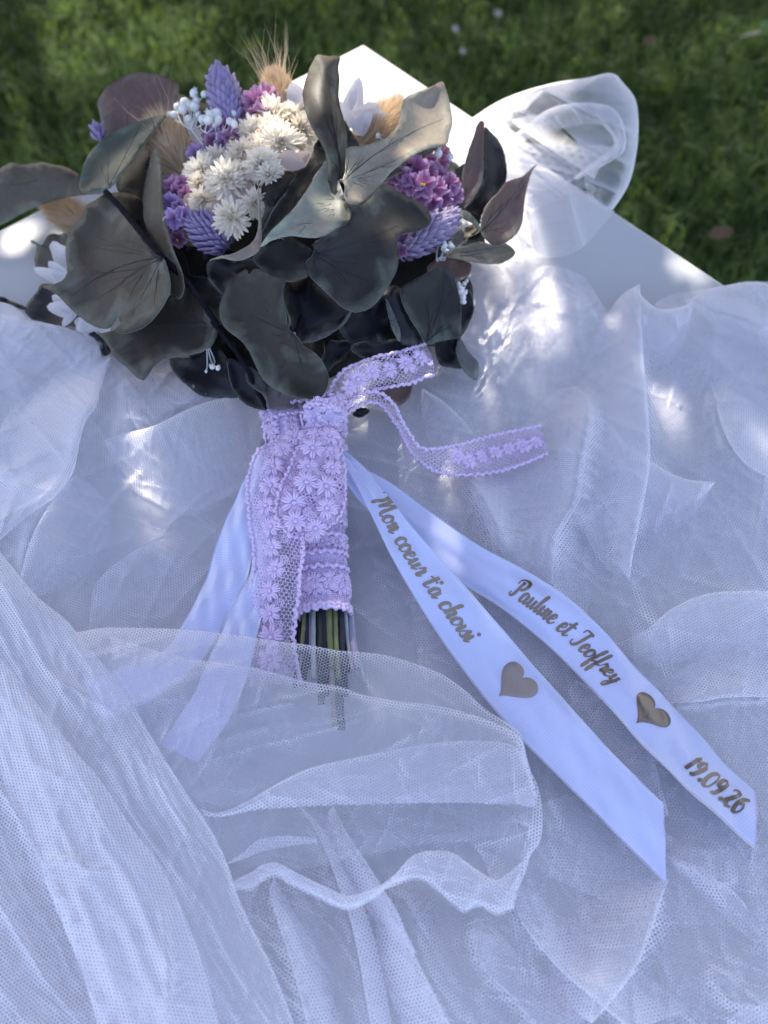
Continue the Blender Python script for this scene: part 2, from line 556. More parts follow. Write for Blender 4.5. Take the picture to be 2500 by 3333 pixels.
class Fold:
    def __init__(s, c, pts, h, w1, w2=None, lay=0.0, ends=(0.0, 0.0)):
        s.p = catmull(P(c, pts), 26)
        s.h, s.w1, s.w2, s.lay, s.ends = h, w1, w2 or w1, lay, ends
        d = np.gradient(s.p, axis=0)
        s.nr = np.stack([-d[:, 1], d[:, 0]], 1)
        s.nr /= np.linalg.norm(s.nr, axis=1)[:, None]
    def __call__(s, x, y):
        d, sg, u = segdist(x, y, s.p)
        w = np.where(sg > 0, s.w1, s.w2)
        env = np.clip(np.minimum((u + s.ends[0] + .02) * 5, (1.02 - u + s.ends[1]) * 5), 0, 1)
        env = env * env * (3 - 2 * env)
        pr = np.exp(-np.abs(d / w) ** 1.35) * env
        k = np.clip((u * (len(s.p) - 1)).round().astype(int), 0, len(s.p) - 1)
        return s.h * pr, s.lay * pr[..., None] * s.nr[k]

def creases(seed, ang, wl, amp, sharp=2.0, warp=0.8, mod=0.6):
    r = np.random.default_rng(seed)
    ph = r.uniform(0, 6.28, 8)
    ca, sa = math.cos(R(ang)), math.sin(R(ang))
    def f(x, y):
        u, v = x * ca + y * sa, -x * sa + y * ca
        q = v / wl * 2 * np.pi + warp * (np.sin(u / wl * 0.9 + ph[0]) + 0.7 * np.sin(u / wl * 0.43 + v / wl * 1.3 + ph[1])) + 1.3 * np.sin(v / wl * 1.7 + ph[2])
        e = (1 - np.abs(np.sin(q / 2))) ** sharp
        m = 1 - mod + mod * (0.5 + 0.5 * np.sin(u / wl * 0.7 + ph[3]) * np.sin(v / wl * 0.9 + ph[4]))
        return amp * e * m
    return f

def crumple(seed, wl=70, amp=1.3):
    """small irregular creases that come and go"""
    r = np.random.default_rng(seed)
    k = [(r.uniform(0, 3.14), wl * r.uniform(.5, 1.5), r.uniform(0, 6.28), r.uniform(0, 6.28, 4)) for _ in range(6)]
    def f(x, y):
        h = 0
        for a, w, p, q in k:
            u = x * math.cos(a) + y * math.sin(a); v = -x * math.sin(a) + y * math.cos(a)
            e = np.clip(np.sin(u / w * .9 + q[0] + .8 * np.sin(v / w * .5 + q[1])) * np.sin(v / w * .45 + q[2]), 0, 1)
            h = h + e * (1 - np.abs(np.sin((v / w + .35 * np.sin(u / w * .8 + q[3])) * 3.14 + p))) ** 5
        return amp * h
    return f

CRUM = [crumple(900 + i, w, a) for i, (w, a) in enumerate([(80, 3.2), (55, 2.2), (120, 4.2), (70, 3.0), (95, 3.6)])]
NCR = [0]
AMP = [0.62]

def bumps(seed, wl, amp):
    r = np.random.default_rng(seed)
    k = [(r.uniform(0, 6.28), r.uniform(0.6, 1.5) / wl, r.uniform(0, 6.28)) for _ in range(7)]
    return lambda x, y: amp * sum(np.sin((x * math.cos(a) + y * math.sin(a)) * f * 6.28 + p) for a, f, p in k) / 3.0

def sheet(name, bounds, n, m, h0, parts, folds, mat, parent, rot=0.0, label=None, off=(0, 0)):
    """cloth over a Coons patch of the table seen in the photograph (overview pixels)"""
    top, bot, lef, rig = [catmull(np.asarray(q, float), k) for q, k in zip(bounds, (m, m, n, n))]
    u = np.linspace(0, 1, m)[None, :, None]; v = np.linspace(0, 1, n)[:, None, None]
    c00, c01, c10, c11 = [(a + b) / 2 for a, b in ((top[0], lef[0]), (top[-1], rig[0]), (bot[0], lef[-1]), (bot[-1], rig[-1]))]
    g = (1 - v) * top[None] + v * bot[None] + (1 - u) * lef[:, None] + u * rig[:, None] \
        - ((1 - u) * (1 - v) * c00 + u * (1 - v) * c01 + (1 - u) * v * c10 + u * v * c11)
    x, y = g[..., 0], g[..., 1]
    h = h0(x, y) if callable(h0) else np.full(x.shape, float(h0))
    if g.shape[-1] > 2:
        h = h + g[..., 2]
    NCR[0] += 1
    for p in parts:
        h = h + p(x, y)
    h = h + AMP[0] * (CRUM[NCR[0] % 5](x, y) + CRUM[(NCR[0] + 2) % 5](x, y))
    dx = np.zeros(x.shape + (2,))
    for q in folds:
        a, b = q(x, y)
        h = h + a
        dx = dx + b
    h = np.maximum(h, 1.0)
    w = W(x + dx[..., 0], y + dx[..., 1], h)
    flat = W(x, y, 5.0)
    ca, sa = math.cos(R(rot)), math.sin(R(rot))
    uv = np.stack([flat[..., 0] * ca - flat[..., 1] * sa, flat[..., 0] * sa + flat[..., 1] * ca], -1).reshape(-1, 2)
    return obj(name, w.reshape(-1, 3), gridfaces(n, m), mat, parent, uv=uv, label=label)

def Z(poly, h):
    """append a constant or stepped height to a polyline"""
    p = np.asarray(poly, float)
    return np.hstack([p, np.broadcast_to(np.asarray(h, float).reshape(-1, 1), (len(p), 1))])

veil = empty("tulle_veil", W(800, 1500, 2), "white tulle veil heaped over the table under the bouquet", "veil")

# right-hand folds
FR = [Fold('M', [(720, 690), (790, 770), (805, 880), (765, 1050), (740, 1230), (690, 1330), (640, 1400), (615, 1520), (600, 1659)], 15, 60, 26, 14),
      Fold('M', [(1030, 190), (1045, 500), (1070, 800), (1080, 1050), (1060, 1200), (1000, 1500)], 9, 90, 18, 8),
      Fold('M', [(175, 1165), (240, 1270), (290, 1400), (310, 1540)], 11, 20, 60, -8, (.5, 0)),
      Fold('M', [(780, 780), (900, 890), (960, 970), (1090, 1060), (1200, 1120)], 6, 60, 14, 6),
      Fold('M', [(1380, 690), (1450, 930), (1560, 1080), (1720, 1160)], 9, 20, 70, 5),
      Fold('M', [(700, 1300), (770, 1430), (830, 1540), (900, 1610)], 8, 14, 50, -7),
      Fold('M', [(960, 980), (940, 1120), (860, 1240), (740, 1330)], 6, 40, 16, 6),
      Fold('M', [(100, 760), (200, 880), (250, 950)], 5, 30, 14, 4),
      Fold('M', [(1240, 300), (1300, 250), (1380, 290), (1500, 330), (1700, 420)], 10, 24, 60, 6),
      Fold('M', [(310, 540), (400, 450), (470, 400), (560, 430), (700, 440), (790, 430)], 5, 20, 34, 5),
      Fold('M', [(580, 350), (700, 310), (800, 300), (980, 205)], 5, 20, 34, 5),
      Fold('J', [(1110, 930), (1200, 880), (1300, 800), (1450, 745), (1700, 740)], 10, 22, 60, 8),
      Fold('J', [(1270, 1170), (1400, 1165), (1500, 1150), (1700, 1150)], 6, 14, 50, 6),
      Fold('J', [(1110, 600), (1140, 720), (1190, 860), (1240, 1000), (1290, 1150)], 8, 50, 20, 8),
      Fold('J', [(500, 320), (540, 420), (640, 600), (760, 740), (830, 900)], 7, 16, 60, -6)]
# left-hand folds
FL = [Fold('G', [(580, -40), (545, 100), (520, 200), (460, 290), (425, 420), (395, 560), (300, 690), (160, 790), (-40, 960)], 16, 26, 70, 12),
      Fold('G', [(600, 370), (680, 345), (780, 325), (880, 285), (1000, 225), (1150, 170), (1320, 150)], 13, 24, 66, -10),
      Fold('G', [(395, 575), (250, 760), (160, 940), (115, 1110)], 8, 14, 60, 8),
      Fold('G', [(-40, 560), (200, 565), (400, 590)], 8, 34, 18, -4),
      Fold('G', [(-40, 790), (160, 765), (240, 640)], 7, 20, 24, 0),
      Fold('G', [(680, 50), (690, 200), (720, 330)], 6, 14, 30, 4),
      Fold('G', [(820, 0), (860, 130), (1000, 190), (1100, 170)], 7, 16, 40, 4),
      Fold('G', [(600, 260), (700, 500), (900, 640), (1180, 700), (1330, 690)], 6, 70, 40, 0),
      Fold('G', [(1180, 250), (1260, 380), (1360, 480)], 5, 30, 14, 4),
      Fold('G', [(480, 1380), (500, 1200), (640, 1040), (800, 940)], 5, 14, 50, 5),
      Fold('F', [(0, 700), (90, 690), (200, 730), (240, 790)], 12, 30, 50, 0),
      Fold('F', [(0, 830), (120, 850), (220, 900), (300, 960)], 7, 40, 30, 0)]
# lower folds
FB = [Fold('H', [(1300, 560), (1400, 700), (1470, 900), (1540, 1120), (1620, 1504), (1640, 1600)], 12, 36, 22, 6, (0, 1)),
      Fold('I', [(-20, 900), (60, 1020), (130, 1200), (220, 1380), (300, 1530)], 9, 16, 46, -7, (0, 1)),
      Fold('I', [(560, 930), (600, 1090), (700, 1200), (860, 1360), (1060, 1530)], 8, 14, 50, -8, (0, 1)),
      Fold('I', [(600, 800), (640, 960), (680, 1060), (720, 1200)], 6, 30, 14, 5),
      Fold('I', [(1210, 890), (1160, 1090), (1090, 1260), (980, 1410)], 12, 50, 16, 9),
      Fold('I', [(400, 1060), (385, 1140), (440, 1280), (560, 1400), (660, 1530)], 7, 14, 46, -6, (0, 1)),
      Fold('H', [(1170, 870), (1120, 960), (1100, 1060)], 9, 30, 12, 6),
      Fold('H', [(1180, 880), (1190, 1000), (1250, 1200), (1320, 1504)], 7, 12, 40, -6, (0, 1)),
      Fold('H', [(1280, 920), (1300, 1100), (1400, 1340), (1450, 1530)], 6, 12, 30, -5, (0, 1)),
      Fold('I', [(1230, 780), (1350, 820), (1440, 880), (1540, 860)], 6, 16, 40, 5),
      Fold('I', [(1560, 860), (1600, 1000), (1640, 1200)], 6, 40, 14, 5),
      Fold('I', [(560, 220), (620, 300), (680, 480), (760, 700)], 6, 40, 14, 6),
      Fold('I', [(880, 40), (1030, 130), (1130, 280), (1190, 440)], 7, 40, 14, 6),
      Fold('I', [(1380, 1260), (1500, 1400), (1700, 1440)], 7, 18, 50, -5)]

EDGE_TOP = [(-420, 700), (-200, 660), (0, 652), (70, 690), (180, 705), (250, 660), (420, 560), (700, 500), (960, 480), (1110, 560), (1250, 590), (1330, 690), (1420, 672), (1540, 625), (1640, 607), (1800, 640), (2050, 760)]
base0 = TPS([(0, 700), (0, 1500), (0, 2200), (600, 700), (600, 1300), (600, 2200), (1100, 700), (1200, 1300), (1200, 2200), (1700, 700), (1700, 1500), (1700, 2200)],
            [20, 14, 14, 10, 8, 10, 8, 12, 10, 14, 10, 8])
bb = (EDGE_TOP, [(-420, 2520), (0, 2600), (500, 2560), (1100, 2620), (1700, 2560), (2050, 2500)], [(-420, 700), (-480, 1100), (-400, 1500), (-470, 2000), (-420, 2520)], [(2050, 760), (2100, 1100), (2030, 1500), (2090, 2000), (2050, 2500)])
sheet("tulle_layer", bb, 210, 230, lambda x, y: base0(x, y) * 0.35, [creases(1, 75, 150, 5), bumps(2, 500, 2)], [], M_tul3, veil, 14)
sheet("tulle_layer", bb, 400, 420, base0, [creases(3, 60, 260, 4, 3), creases(4, 110, 120, 2.0, 3), bumps(5, 600, 2)], FR + FL + FB, M_tul, veil, -9)
sheet("tulle_layer", ([(880, 700), (1000, 600), (1110, 585), (1250, 625), (1330, 715), (1440, 640), (1560, 615), (1640, 609), (1800, 650)],
                      [(960, 1750), (1200, 1900), (1500, 2000), (1800, 1990)], [(880, 700), (860, 1000), (900, 1400), (960, 1750)], [(1800, 650), (1800, 1300), (1800, 1990)]),
      220, 180, lambda x, y: base0(x, y) + 5, [creases(6, 40, 330, 5, 3), creases(7, 95, 170, 3, 3), bumps(8, 420, 3)], FR[::2], M_tul, veil, 33)
sheet("tulle_layer", ([(-120, 672), (60, 700), (180, 730), (260, 780), (400, 820), (640, 862)], [(-120, 1420), (160, 1470), (420, 1420), (690, 1380)],
                      [(-120, 672), (-120, 1000), (-120, 1420)], [(640, 862), (670, 1000), (690, 1380)]),
      200, 170, lambda x, y: base0(x, y) + 9, [creases(9, -25, 200, 5, 3), creases(10, 40, 120, 3, 3), bumps(11, 350, 3)], FL[1:6], M_tul, veil, 50)
sheet("tulle_layer", ([(-120, 1290), (200, 1420), (420, 1600), (700, 1760), (1000, 1800), (1300, 1700), (1500, 1830), (1800, 1800)],
                      [(-120, 2330), (500, 2330), (1100, 2330), (1800, 2330)], [(-120, 1290), (-120, 1800), (-120, 2330)], [(1800, 1800), (1800, 2000), (1800, 2330)]),
      190, 230, lambda x, y: base0(x, y) + 6, [creases(12, 62, 190, 6, 3), creases(13, 75, 90, 3, 3), bumps(14, 400, 3)], FB[1::2], M_tul, veil, 71)

# cloth folded double: the crisp line of a fold, with a layer above and a layer below
def flap(name, edge, back, hE, hB, rise, mat, parent, n=34, m=150, extra=(), rot=0.0, label=None, curl=4.0, back2=None):
    """edge and back are polylines; the cloth comes from back2 underneath, turns at edge and returns to back above"""
    E = catmull(np.asarray(edge, float), m); B = catmull(np.asarray(back, float), m)
    B2 = catmull(np.asarray(back2 if back2 is not None else back, float), m)
    s = np.concatenate([-np.linspace(1, 0.0, n // 2, endpoint=False) ** 1.5, [0], np.linspace(0, 1, n)[1:] ** 1.5])
    S = np.abs(s)[:, None]
    g = np.where((s < 0)[:, None, None], E + (B2 - E) * S[..., None], E + (B - E) * S[..., None])
    x, y = g[..., 0], g[..., 1]
    curl = min(curl, 1.6)
    hE_ = np.interp(np.linspace(0, 1, m), np.linspace(0, 1, len(np.atleast_1d(hE))), np.atleast_1d(hE))[None]
    hB_ = np.interp(np.linspace(0, 1, m), np.linspace(0, 1, len(np.atleast_1d(hB))), np.atleast_1d(hB))[None]
    up = np.where(s[:, None] < 0, -1.0, 1.0) * np.minimum(S * 14, 1) ** 0.5 * curl
    h = hE_ + (hB_ - hE_) * S + rise * np.sin(np.pi * np.clip(S, 0, 1) ** 0.6) * np.where(s[:, None] < 0, 0.2, 1.0) + up
    NCR[0] += 1
    E = E + 1.6 * np.stack([np.sin(np.arange(m) * .31 + NCR[0]) * np.sin(np.arange(m) * .13), np.sin(np.arange(m) * .27 + 2 * NCR[0])], 1)
    for q in list(extra) + [lambda a, b_: AMP[0] * (CRUM[NCR[0] % 5](a, b_) + CRUM[(NCR[0] + 1) % 5](a, b_))]:
        h = h + (q(x, y)[0] if isinstance(q, Fold) else q(x, y)) * np.where(s[:, None] < 0, 0.3, 1.0) * np.minimum(S * 5, 1)
    w = W(x, y, np.maximum(h, 1.5))
    flat = W(x, y, 5.0)
    ca, sa = math.cos(R(rot)), math.sin(R(rot))
    u0 = np.where(s[:, None] < 0, 0.0007, 0.0)
    uv = np.stack([flat[..., 0] * ca - flat[..., 1] * sa + u0, flat[..., 0] * sa + flat[..., 1] * ca], -1).reshape(-1, 2)
    return obj(name, w.reshape(-1, 3), gridfaces(len(s), m), mat, parent, uv=uv, label=label)

# smaller doubled folds lying over one another: a crisp edge on one side, fading into the heap on the other
def foldflap(c, pts, dx, dy, hE, hB, mat=None, rise=4, seed=0, pw=.6, open_end=False, rot=0.0, curl=3.0):
    e = catmull(P(c, pts), 40)
    q = np.linspace(0, 1, 40)
    k = np.clip(np.sin(np.pi * np.clip(q * (.55 if open_end else 1.0), 0, 1)), 0, 1) ** pw
    b = e + np.array([dx, dy]) * (k + .02)[:, None]
    return flap("fold", e, b, hE, hB, rise, mat or M_tul, veil, 22, 120, [creases(100 + seed, 90 - math.degrees(math.atan2(dx, dy)), 90 + 25 * (seed % 4), 2.0, 3), bumps(200 + seed, 220, 1.5)], rot, curl=curl)

foldflap('M', [(720, 690), (790, 770), (805, 880), (765, 1050), (740, 1230), (690, 1330), (640, 1400), (615, 1520), (600, 1659)], -190, -10, [14, 24, 26, 22, 20], [8, 10, 8], seed=1, rot=20)
foldflap('M', [(1030, 190), (1045, 500), (1070, 800), (1080, 1050), (1060, 1200), (1000, 1500), (980, 1640)], -150, 10, [14, 26, 32, 30, 22], [8, 9, 8], seed=2, rot=-30)
foldflap('M', [(175, 1165), (240, 1270), (290, 1400), (310, 1540), (320, 1660)], 170, 20, [14, 22, 22, 16], [8, 10, 8], seed=3, rot=50)
foldflap('M', [(780, 780), (900, 890), (960, 970), (1090, 1060), (1240, 1140), (1400, 1160)], -60, 170, [14, 28, 28, 20], [8, 9, 9], seed=4, rot=75)
foldflap('M', [(1380, 690), (1450, 930), (1560, 1080), (1720, 1160), (1900, 1240)], 120, -130, [14, 32, 34, 22], [10, 10], seed=5, rot=12)
foldflap('M', [(700, 1300), (770, 1430), (830, 1540), (900, 1610), (1000, 1660)], 140, -70, [12, 18, 16, 12], [8, 9], seed=6, rot=33)
foldflap('J', [(1080, 940), (1120, 925), (1200, 880), (1300, 800), (1450, 745), (1700, 738)], 40, 150, [14, 30, 34, 28], [9, 12], seed=7, rot=62, open_end=True)
foldflap('J', [(1240, 1175), (1400, 1166), (1500, 1150), (1720, 1148)], 10, -150, [12, 26, 28, 24], [8, 10], seed=8, rot=-15, open_end=True)
foldflap('J', [(500, 300), (540, 420), (640, 600), (760, 740), (830, 900), (850, 980)], 130, -60, [12, 18, 16, 12], [6, 8], seed=9, rot=5)
foldflap('M', [(-40, 700), (60, 760), (160, 850), (250, 950), (300, 1020)], -30, 120, [10, 14, 14, 10], [6, 8], seed=10, rot=42)
foldflap('L', [(1290, 1360), (1340, 1330), (1400, 1300), (1480, 1285), (1600, 1268), (1700, 1290)], 60, 150, [8, 20, 28, 26], [10, 14], seed=11, rot=28, open_end=True)
foldflap('M', [(1000, 205), (1100, 300), (1180, 310), (1260, 290), (1310, 250)], -10, 120, [10, 22, 24, 18], [8, 10], seed=12, rot=64)
foldflap('G', [(600, -60), (545, 100), (520, 200), (460, 290), (425, 420), (395, 560), (300, 690), (160, 790), (-40, 960)], -170, -40, [22, 42, 46, 42, 34, 28], [14, 20, 18], seed=13, rot=8)
foldflap('G', [(560, 385), (660, 350), (780, 325), (880, 285), (1000, 225), (1150, 170), (1300, 150), (1420, 170)], 60, 210, [18, 38, 46, 40, 24], [12, 16, 12], seed=14, rot=-22)
foldflap('G', [(395, 575), (250, 760), (160, 940), (115, 1110), (100, 1220)], 150, 40, [20, 36, 34, 26], [12, 14], seed=15, rot=37)
foldflap('G', [(480, 1420), (500, 1200), (560, 1110), (640, 1040), (800, 940), (950, 870)], 150, 90, [12, 18, 18, 12], [8, 10], seed=16, rot=55)
foldflap('G', [(-60, 560), (100, 555), (250, 572), (400, 590)], 0, 90, [24, 36, 30], [14, 16], seed=17, rot=15, open_end=False)
foldflap('G', [(680, 40), (690, 200), (740, 330), (800, 420)], 90, -20, [20, 36, 26], [12, 14], seed=18, rot=70)
foldflap('G', [(820, -20), (860, 130), (960, 190), (1100, 175), (1200, 150)], 0, -90, [10, 18, 14], [8, 10], seed=19, rot=48)
foldflap('I', [(1230, 880), (1200, 960), (1160, 1090), (1090, 1260), (980, 1410), (900, 1500)], -180, -40, [18, 30, 34, 26], [9, 10], seed=20, rot=25)
foldflap('I', [(560, 900), (575, 1020), (640, 1130), (760, 1270), (900, 1390), (1060, 1530)], 130, -40, [16, 28, 30, 26], [9, 9], seed=21, rot=-40, open_end=True)
foldflap('I', [(390, 1040), (382, 1140), (440, 1280), (560, 1400), (660, 1530)], 120, -20, [12, 18, 18, 14], [8, 8], seed=22, rot=68, open_end=True)
foldflap('I', [(-20, 900), (60, 1020), (130, 1200), (220, 1380), (300, 1540)], -90, 20, [20, 34, 36, 30], [10, 12], seed=23, rot=18, open_end=True)
foldflap('H', [(1180, 870), (1165, 940), (1200, 1060), (1260, 1250), (1330, 1520)], 70, 0, [18, 34, 34, 28], [10, 12], seed=24, rot=81, open_end=True)
foldflap('H', [(1440, 560), (1500, 680), (1580, 800), (1700, 1000), (1800, 1200)], -60, 10, [18, 32, 32], [10, 10], seed=25, rot=52)
foldflap('H', [(1290, 560), (1380, 700), (1460, 900), (1530, 1120), (1600, 1504), (1620, 1600)], 46, 0, [18, 26, 26, 22], [16, 14], M_tul2, seed=26, rot=12, open_end=True)
foldflap('I', [(1230, 780), (1350, 820), (1440, 880), (1540, 960), (1600, 1060)], 60, 120, [12, 18, 14], [8, 8], seed=27, rot=36)
foldflap('I', [(1480, 1490), (1560, 1440), (1659, 1420), (1800, 1400)], 0, 120, [14, 20, 18], [8, 8], seed=28, rot=3, open_end=True)
foldflap('I', [(830, 20), (1030, 130), (1130, 280), (1190, 440), (1230, 600)], -110, 90, [12, 18, 16, 12], [6, 8], seed=29, rot=58)
foldflap('F', [(-60, 665), (60, 690), (160, 715), (230, 770), (260, 840)], -90, 90, [14, 24, 26, 20], [10, 12], seed=30, rot=44)

# the strip folded along the lower left
dE = P('G', [(-160, 800), (0, 990), (100, 1110), (200, 1230), (350, 1350), (450, 1470), (600, 1650), (720, 1810), (790, 1940)]).tolist() + \
     P('H', [(800, 500), (870, 600), (940, 720), (985, 820), (1030, 960), (1100, 1110), (1180, 1270), (1270, 1504), (1330, 1680)]).tolist()
dI = P('G', [(-160, 1390), (0, 1560), (100, 1680), (200, 1810), (350, 1991)]).tolist() + \
     P('H', [(330, 330), (450, 470), (560, 640), (680, 800), (760, 950), (860, 1200), (950, 1504), (990, 1680)]).tolist()
dI2 = P('G', [(-300, 1600), (-150, 1800)]).tolist() + P('H', [(-60, 200), (0, 420), (120, 700), (240, 1000), (360, 1300), (480, 1700)]).tolist()
strip = empty("tulle_strip", W(300, 1800, 10), "wide diagonal strip of folded white tulle across the lower left", "tulle")
ex = [creases(21, 58, 60, 4, 2.5), creases(22, 66, 26, 1.6, 2), bumps(23, 300, 2)]
flap("folded_edge", dE, dI, [30, 54, 62, 54, 42], [34, 54, 54, 46], 5, M_tul, strip, 30, 190, ex, 20)
flap("folded_edge", dI, dI2, [36, 56, 56, 48], [28, 38, 34], 6, M_tul2, strip, 30, 190, [creases(24, 60, 70, 5, 2.5), creases(25, 66, 30, 2, 2)] +
     [Fold('H', [(160, 790), (230, 800), (330, 800), (400, 840), (490, 830)], 6, 8, 10, 0), Fold('H', [(690, 960), (710, 1100), (730, 1300), (720, 1504)], 6, 8, 10, 0),
      Fold('H', [(330, 860), (360, 1000), (420, 1130), (560, 1450)], 6, 10, 20, 0), Fold('H', [(430, 560), (440, 720), (560, 900), (680, 1180), (740, 1400)], 6, 8, 20, 0)], -25)
sheet("lower_layer", ([(-120, 1320), (0, 1500), (60, 1600), (150, 1760)], [(-120, 2330), (100, 2330), (300, 2330), (480, 2330)], [(-120, 1320), (-120, 1800), (-120, 2330)], [(150, 1760), (250, 1960), (350, 2150), (480, 2330)]),
      120, 100, 32, [creases(26, 55, 110, 9, 2.5), creases(27, 62, 40, 3, 2)], [], M_tul2, strip, 5)

# the flap that covers the stems
fl = empty("tulle_flap", W(800, 1600, 10), "sheer white tulle flap folded over the ends of the stems", "tulle")
e_a = [(164, 1366), (224, 1356), (280, 1356), (340, 1357), (400, 1360), (472, 1367), (540, 1376), (600, 1385), (664, 1393), (730, 1405), (786, 1409), (842, 1417), (898, 1434), (954, 1456), (1010, 1496),
       (1044, 1529), (1088, 1557), (1122, 1580), (1133, 1613), (1146, 1663), (1163, 1703), (1172, 1759), (1167, 1815), (1146, 1848), (1134, 1888), (1118, 1925)]
b_a = [(200, 1560), (300, 1700), (400, 1790), (480, 1850), (600, 1880), (750, 1860), (880, 1830), (960, 1820), (1010, 1820), (1040, 1850), (1060, 1900)]
hE = [46, 56, 62, 66, 60, 52, 45, 39, 31, 26, 22]
flap("fold", e_a, b_a, hE, [54, 54, 44, 36, 28, 22], 7, M_tul3, fl, 44, 220, [creases(31, -12, 110, 4, 3), bumps(32, 260, 2)], 8, back2=[(a, b_ - 5) for a, b_ in b_a])
e_b = [(236, 1372), (320, 1400), (416, 1424), (476, 1432), (556, 1444), (660, 1472), (730, 1482), (786, 1501), (870, 1515), (954, 1526), (1044, 1552), (1120, 1590), (1138, 1640), (1160, 1720)]
b_b = [(260, 1540), (340, 1640), (420, 1720), (500, 1740), (600, 1735), (720, 1732), (830, 1733), (930, 1734), (1030, 1736), (1100, 1740), (1150, 1745)]
flap("fold", e_b, b_b, [50, 60, 66, 60, 50, 41, 32], [58, 50, 40, 32], 6, M_tul3, fl, 40, 200, [creases(33, -20, 90, 4, 3), bumps(34, 240, 2)], 41)
e_c = [(435, 1748), (470, 1756), (525, 1736), (600, 1692), (665, 1661), (750, 1640), (830, 1624), (930, 1606), (1030, 1600), (1110, 1611), (1140, 1650)]
b_c = [(440, 1762), (480, 1764), (540, 1752), (610, 1745), (700, 1740), (830, 1736), (940, 1734), (1040, 1734), (1110, 1736), (1160, 1742)]
flap("fold", e_c, b_c, [52, 58, 58, 52, 44, 34], [54, 52, 44, 36], 4, M_tul, fl, 26, 170, [bumps(36, 200, 1.5)], 63)
e_d = P('H', [(985, 806), (1050, 760), (1110, 712), (1200, 692), (1290, 694), (1370, 702)]).tolist()
b_d = P('H', [(985, 812), (1060, 788), (1130, 760), (1210, 742), (1300, 728), (1370, 722)]).tolist()
flap("fold", e_d, b_d, [36, 40, 38], [34, 36, 34], 2, M_tul2, fl, 16, 60, (), 30)
hem_t = P('H', [(1010, 885), (1080, 850), (1140, 815), (1200, 808), (1280, 850), (1400, 908), (1500, 950), (1600, 925), (1659, 895)]).tolist() + \
        P('I', [(60, 845), (120, 780), (200, 755), (290, 762), (350, 800), (420, 850), (480, 880), (540, 850), (600, 800)]).tolist()
hem_b = P('H', [(1015, 915), (1090, 915), (1130, 880), (1190, 860), (1270, 900), (1390, 960), (1500, 1000), (1600, 960), (1659, 915)]).tolist() + \
        P('I', [(60, 890), (130, 872), (190, 890), (240, 930), (290, 975), (345, 1012), (410, 985), (480, 1022), (560, 1000)]).tolist()
flap("hem", hem_b, hem_t, [34, 40, 44, 44, 38, 30], [40, 48, 50, 48, 40, 32], 5, M_tul, fl, 30, 150, [creases(38, 10, 50, 3, 2)], 12, curl=5)
flap("hem", hem_t, [(a, b_ + 6) for a, b_ in hem_b], [40, 46, 48, 46, 40, 32], [40, 44, 44, 38, 30], 3, M_tul, fl, 26, 150, [creases(39, 20, 40, 2, 2)], 77, curl=3)

# the loop standing over the far table edge
AMP[0] = 0.2
lo = empty("tulle_loop", W(1150, 480, 5), "sheer white tulle loop puffed over the far right edge of the table", "tulle")
o_e = P('L', [(225, 600), (330, 530), (440, 460), (560, 410), (700, 372), (840, 350), (955, 328), (1010, 375), (1060, 440), (1075, 520), (1075, 620), (1062, 720), (1040, 810), (1005, 880), (960, 945)])
o_b = P('L', [(230, 640), (330, 600), (420, 590), (500, 570), (560, 560), (640, 560), (720, 570), (760, 600), (800, 640), (820, 680), (830, 720), (830, 760), (830, 800), (840, 850), (850, 900)])
flap("loop_fold", o_e, o_b, [12, 34, 52, 58, 50, 34, 14], [16, 40, 44, 40, 20], 10, M_tul3, lo, 34, 130, [creases(41, 30, 90, 4, 3)], 15, curl=6)
i_e = P('L', [(440, 660), (540, 590), (640, 510), (720, 475), (820, 462), (920, 470), (975, 500), (1005, 550), (1020, 620), (1010, 680), (960, 720), (890, 760), (800, 810)])
i_b = P('L', [(460, 690), (550, 640), (650, 600), (730, 580), (820, 560), (900, 560), (930, 580), (950, 600), (965, 630), (960, 660), (930, 690), (860, 740), (780, 800)])
flap("loop_fold", i_e, i_b, [14, 36, 46, 46, 38, 22], [18, 34, 38, 34, 20], 5, M_tul3, lo, 26, 130, [creases(43, 60, 50, 3, 3)], 48, curl=5)
sheet("loop_layer", (P('L', [(220, 610), (440, 560), (640, 520), (800, 640), (960, 650)]), P('L', [(250, 1000), (480, 1000), (700, 900), (800, 850), (850, 850)]),
                     P('L', [(220, 610), (200, 800), (250, 1000)]), P('L', [(960, 650), (900, 760), (850, 850)])), 80, 90, 16, [creases(44, 40, 90, 8, 3), bumps(45, 200, 3)], [], M_tul3, lo, 70)
sheet("loop_layer", (P('L', [(540, 640), (700, 650), (850, 655), (990, 662)]), P('L', [(560, 900), (640, 860), (740, 830), (800, 808)]),
                     P('L', [(540, 640), (540, 780), (560, 900)]), P('L', [(990, 662), (900, 740), (800, 808)])), 60, 60, 24, [creases(46, 10, 70, 5, 3)], [], M_tul, lo, 22)
sheet("loop_layer", (P('L', [(480, 800), (640, 870), (780, 832), (970, 950)]), P('L', [(560, 1150), (700, 1160), (800, 1130), (850, 1090)]),
                     P('L', [(480, 800), (520, 980), (560, 1150)]), P('L', [(970, 950), (910, 1020), (850, 1090)])), 60, 70, 14, [creases(47, 75, 110, 5, 3)], [], M_tul, lo, 52)
# ------------------------------------------------------------------ the bouquet
bouquet = empty("bouquet", W(690, 900, 5), "dried bouquet of dark eucalyptus leaves and white and mauve flowers with a lace wrapped handle", "bouquet")
dome = TPS([(655, 885), (600, 750), (300, 700), (100, 600), (450, 500), (700, 450), (1000, 600), (1120, 450), (700, 200), (300, 300), (0, 420), (900, 760), (900, 250), (1000, 780)],
           [58, 82, 62, 48, 112, 128, 72, 62, 122, 96, 58, 56, 104, 40], 0.02)

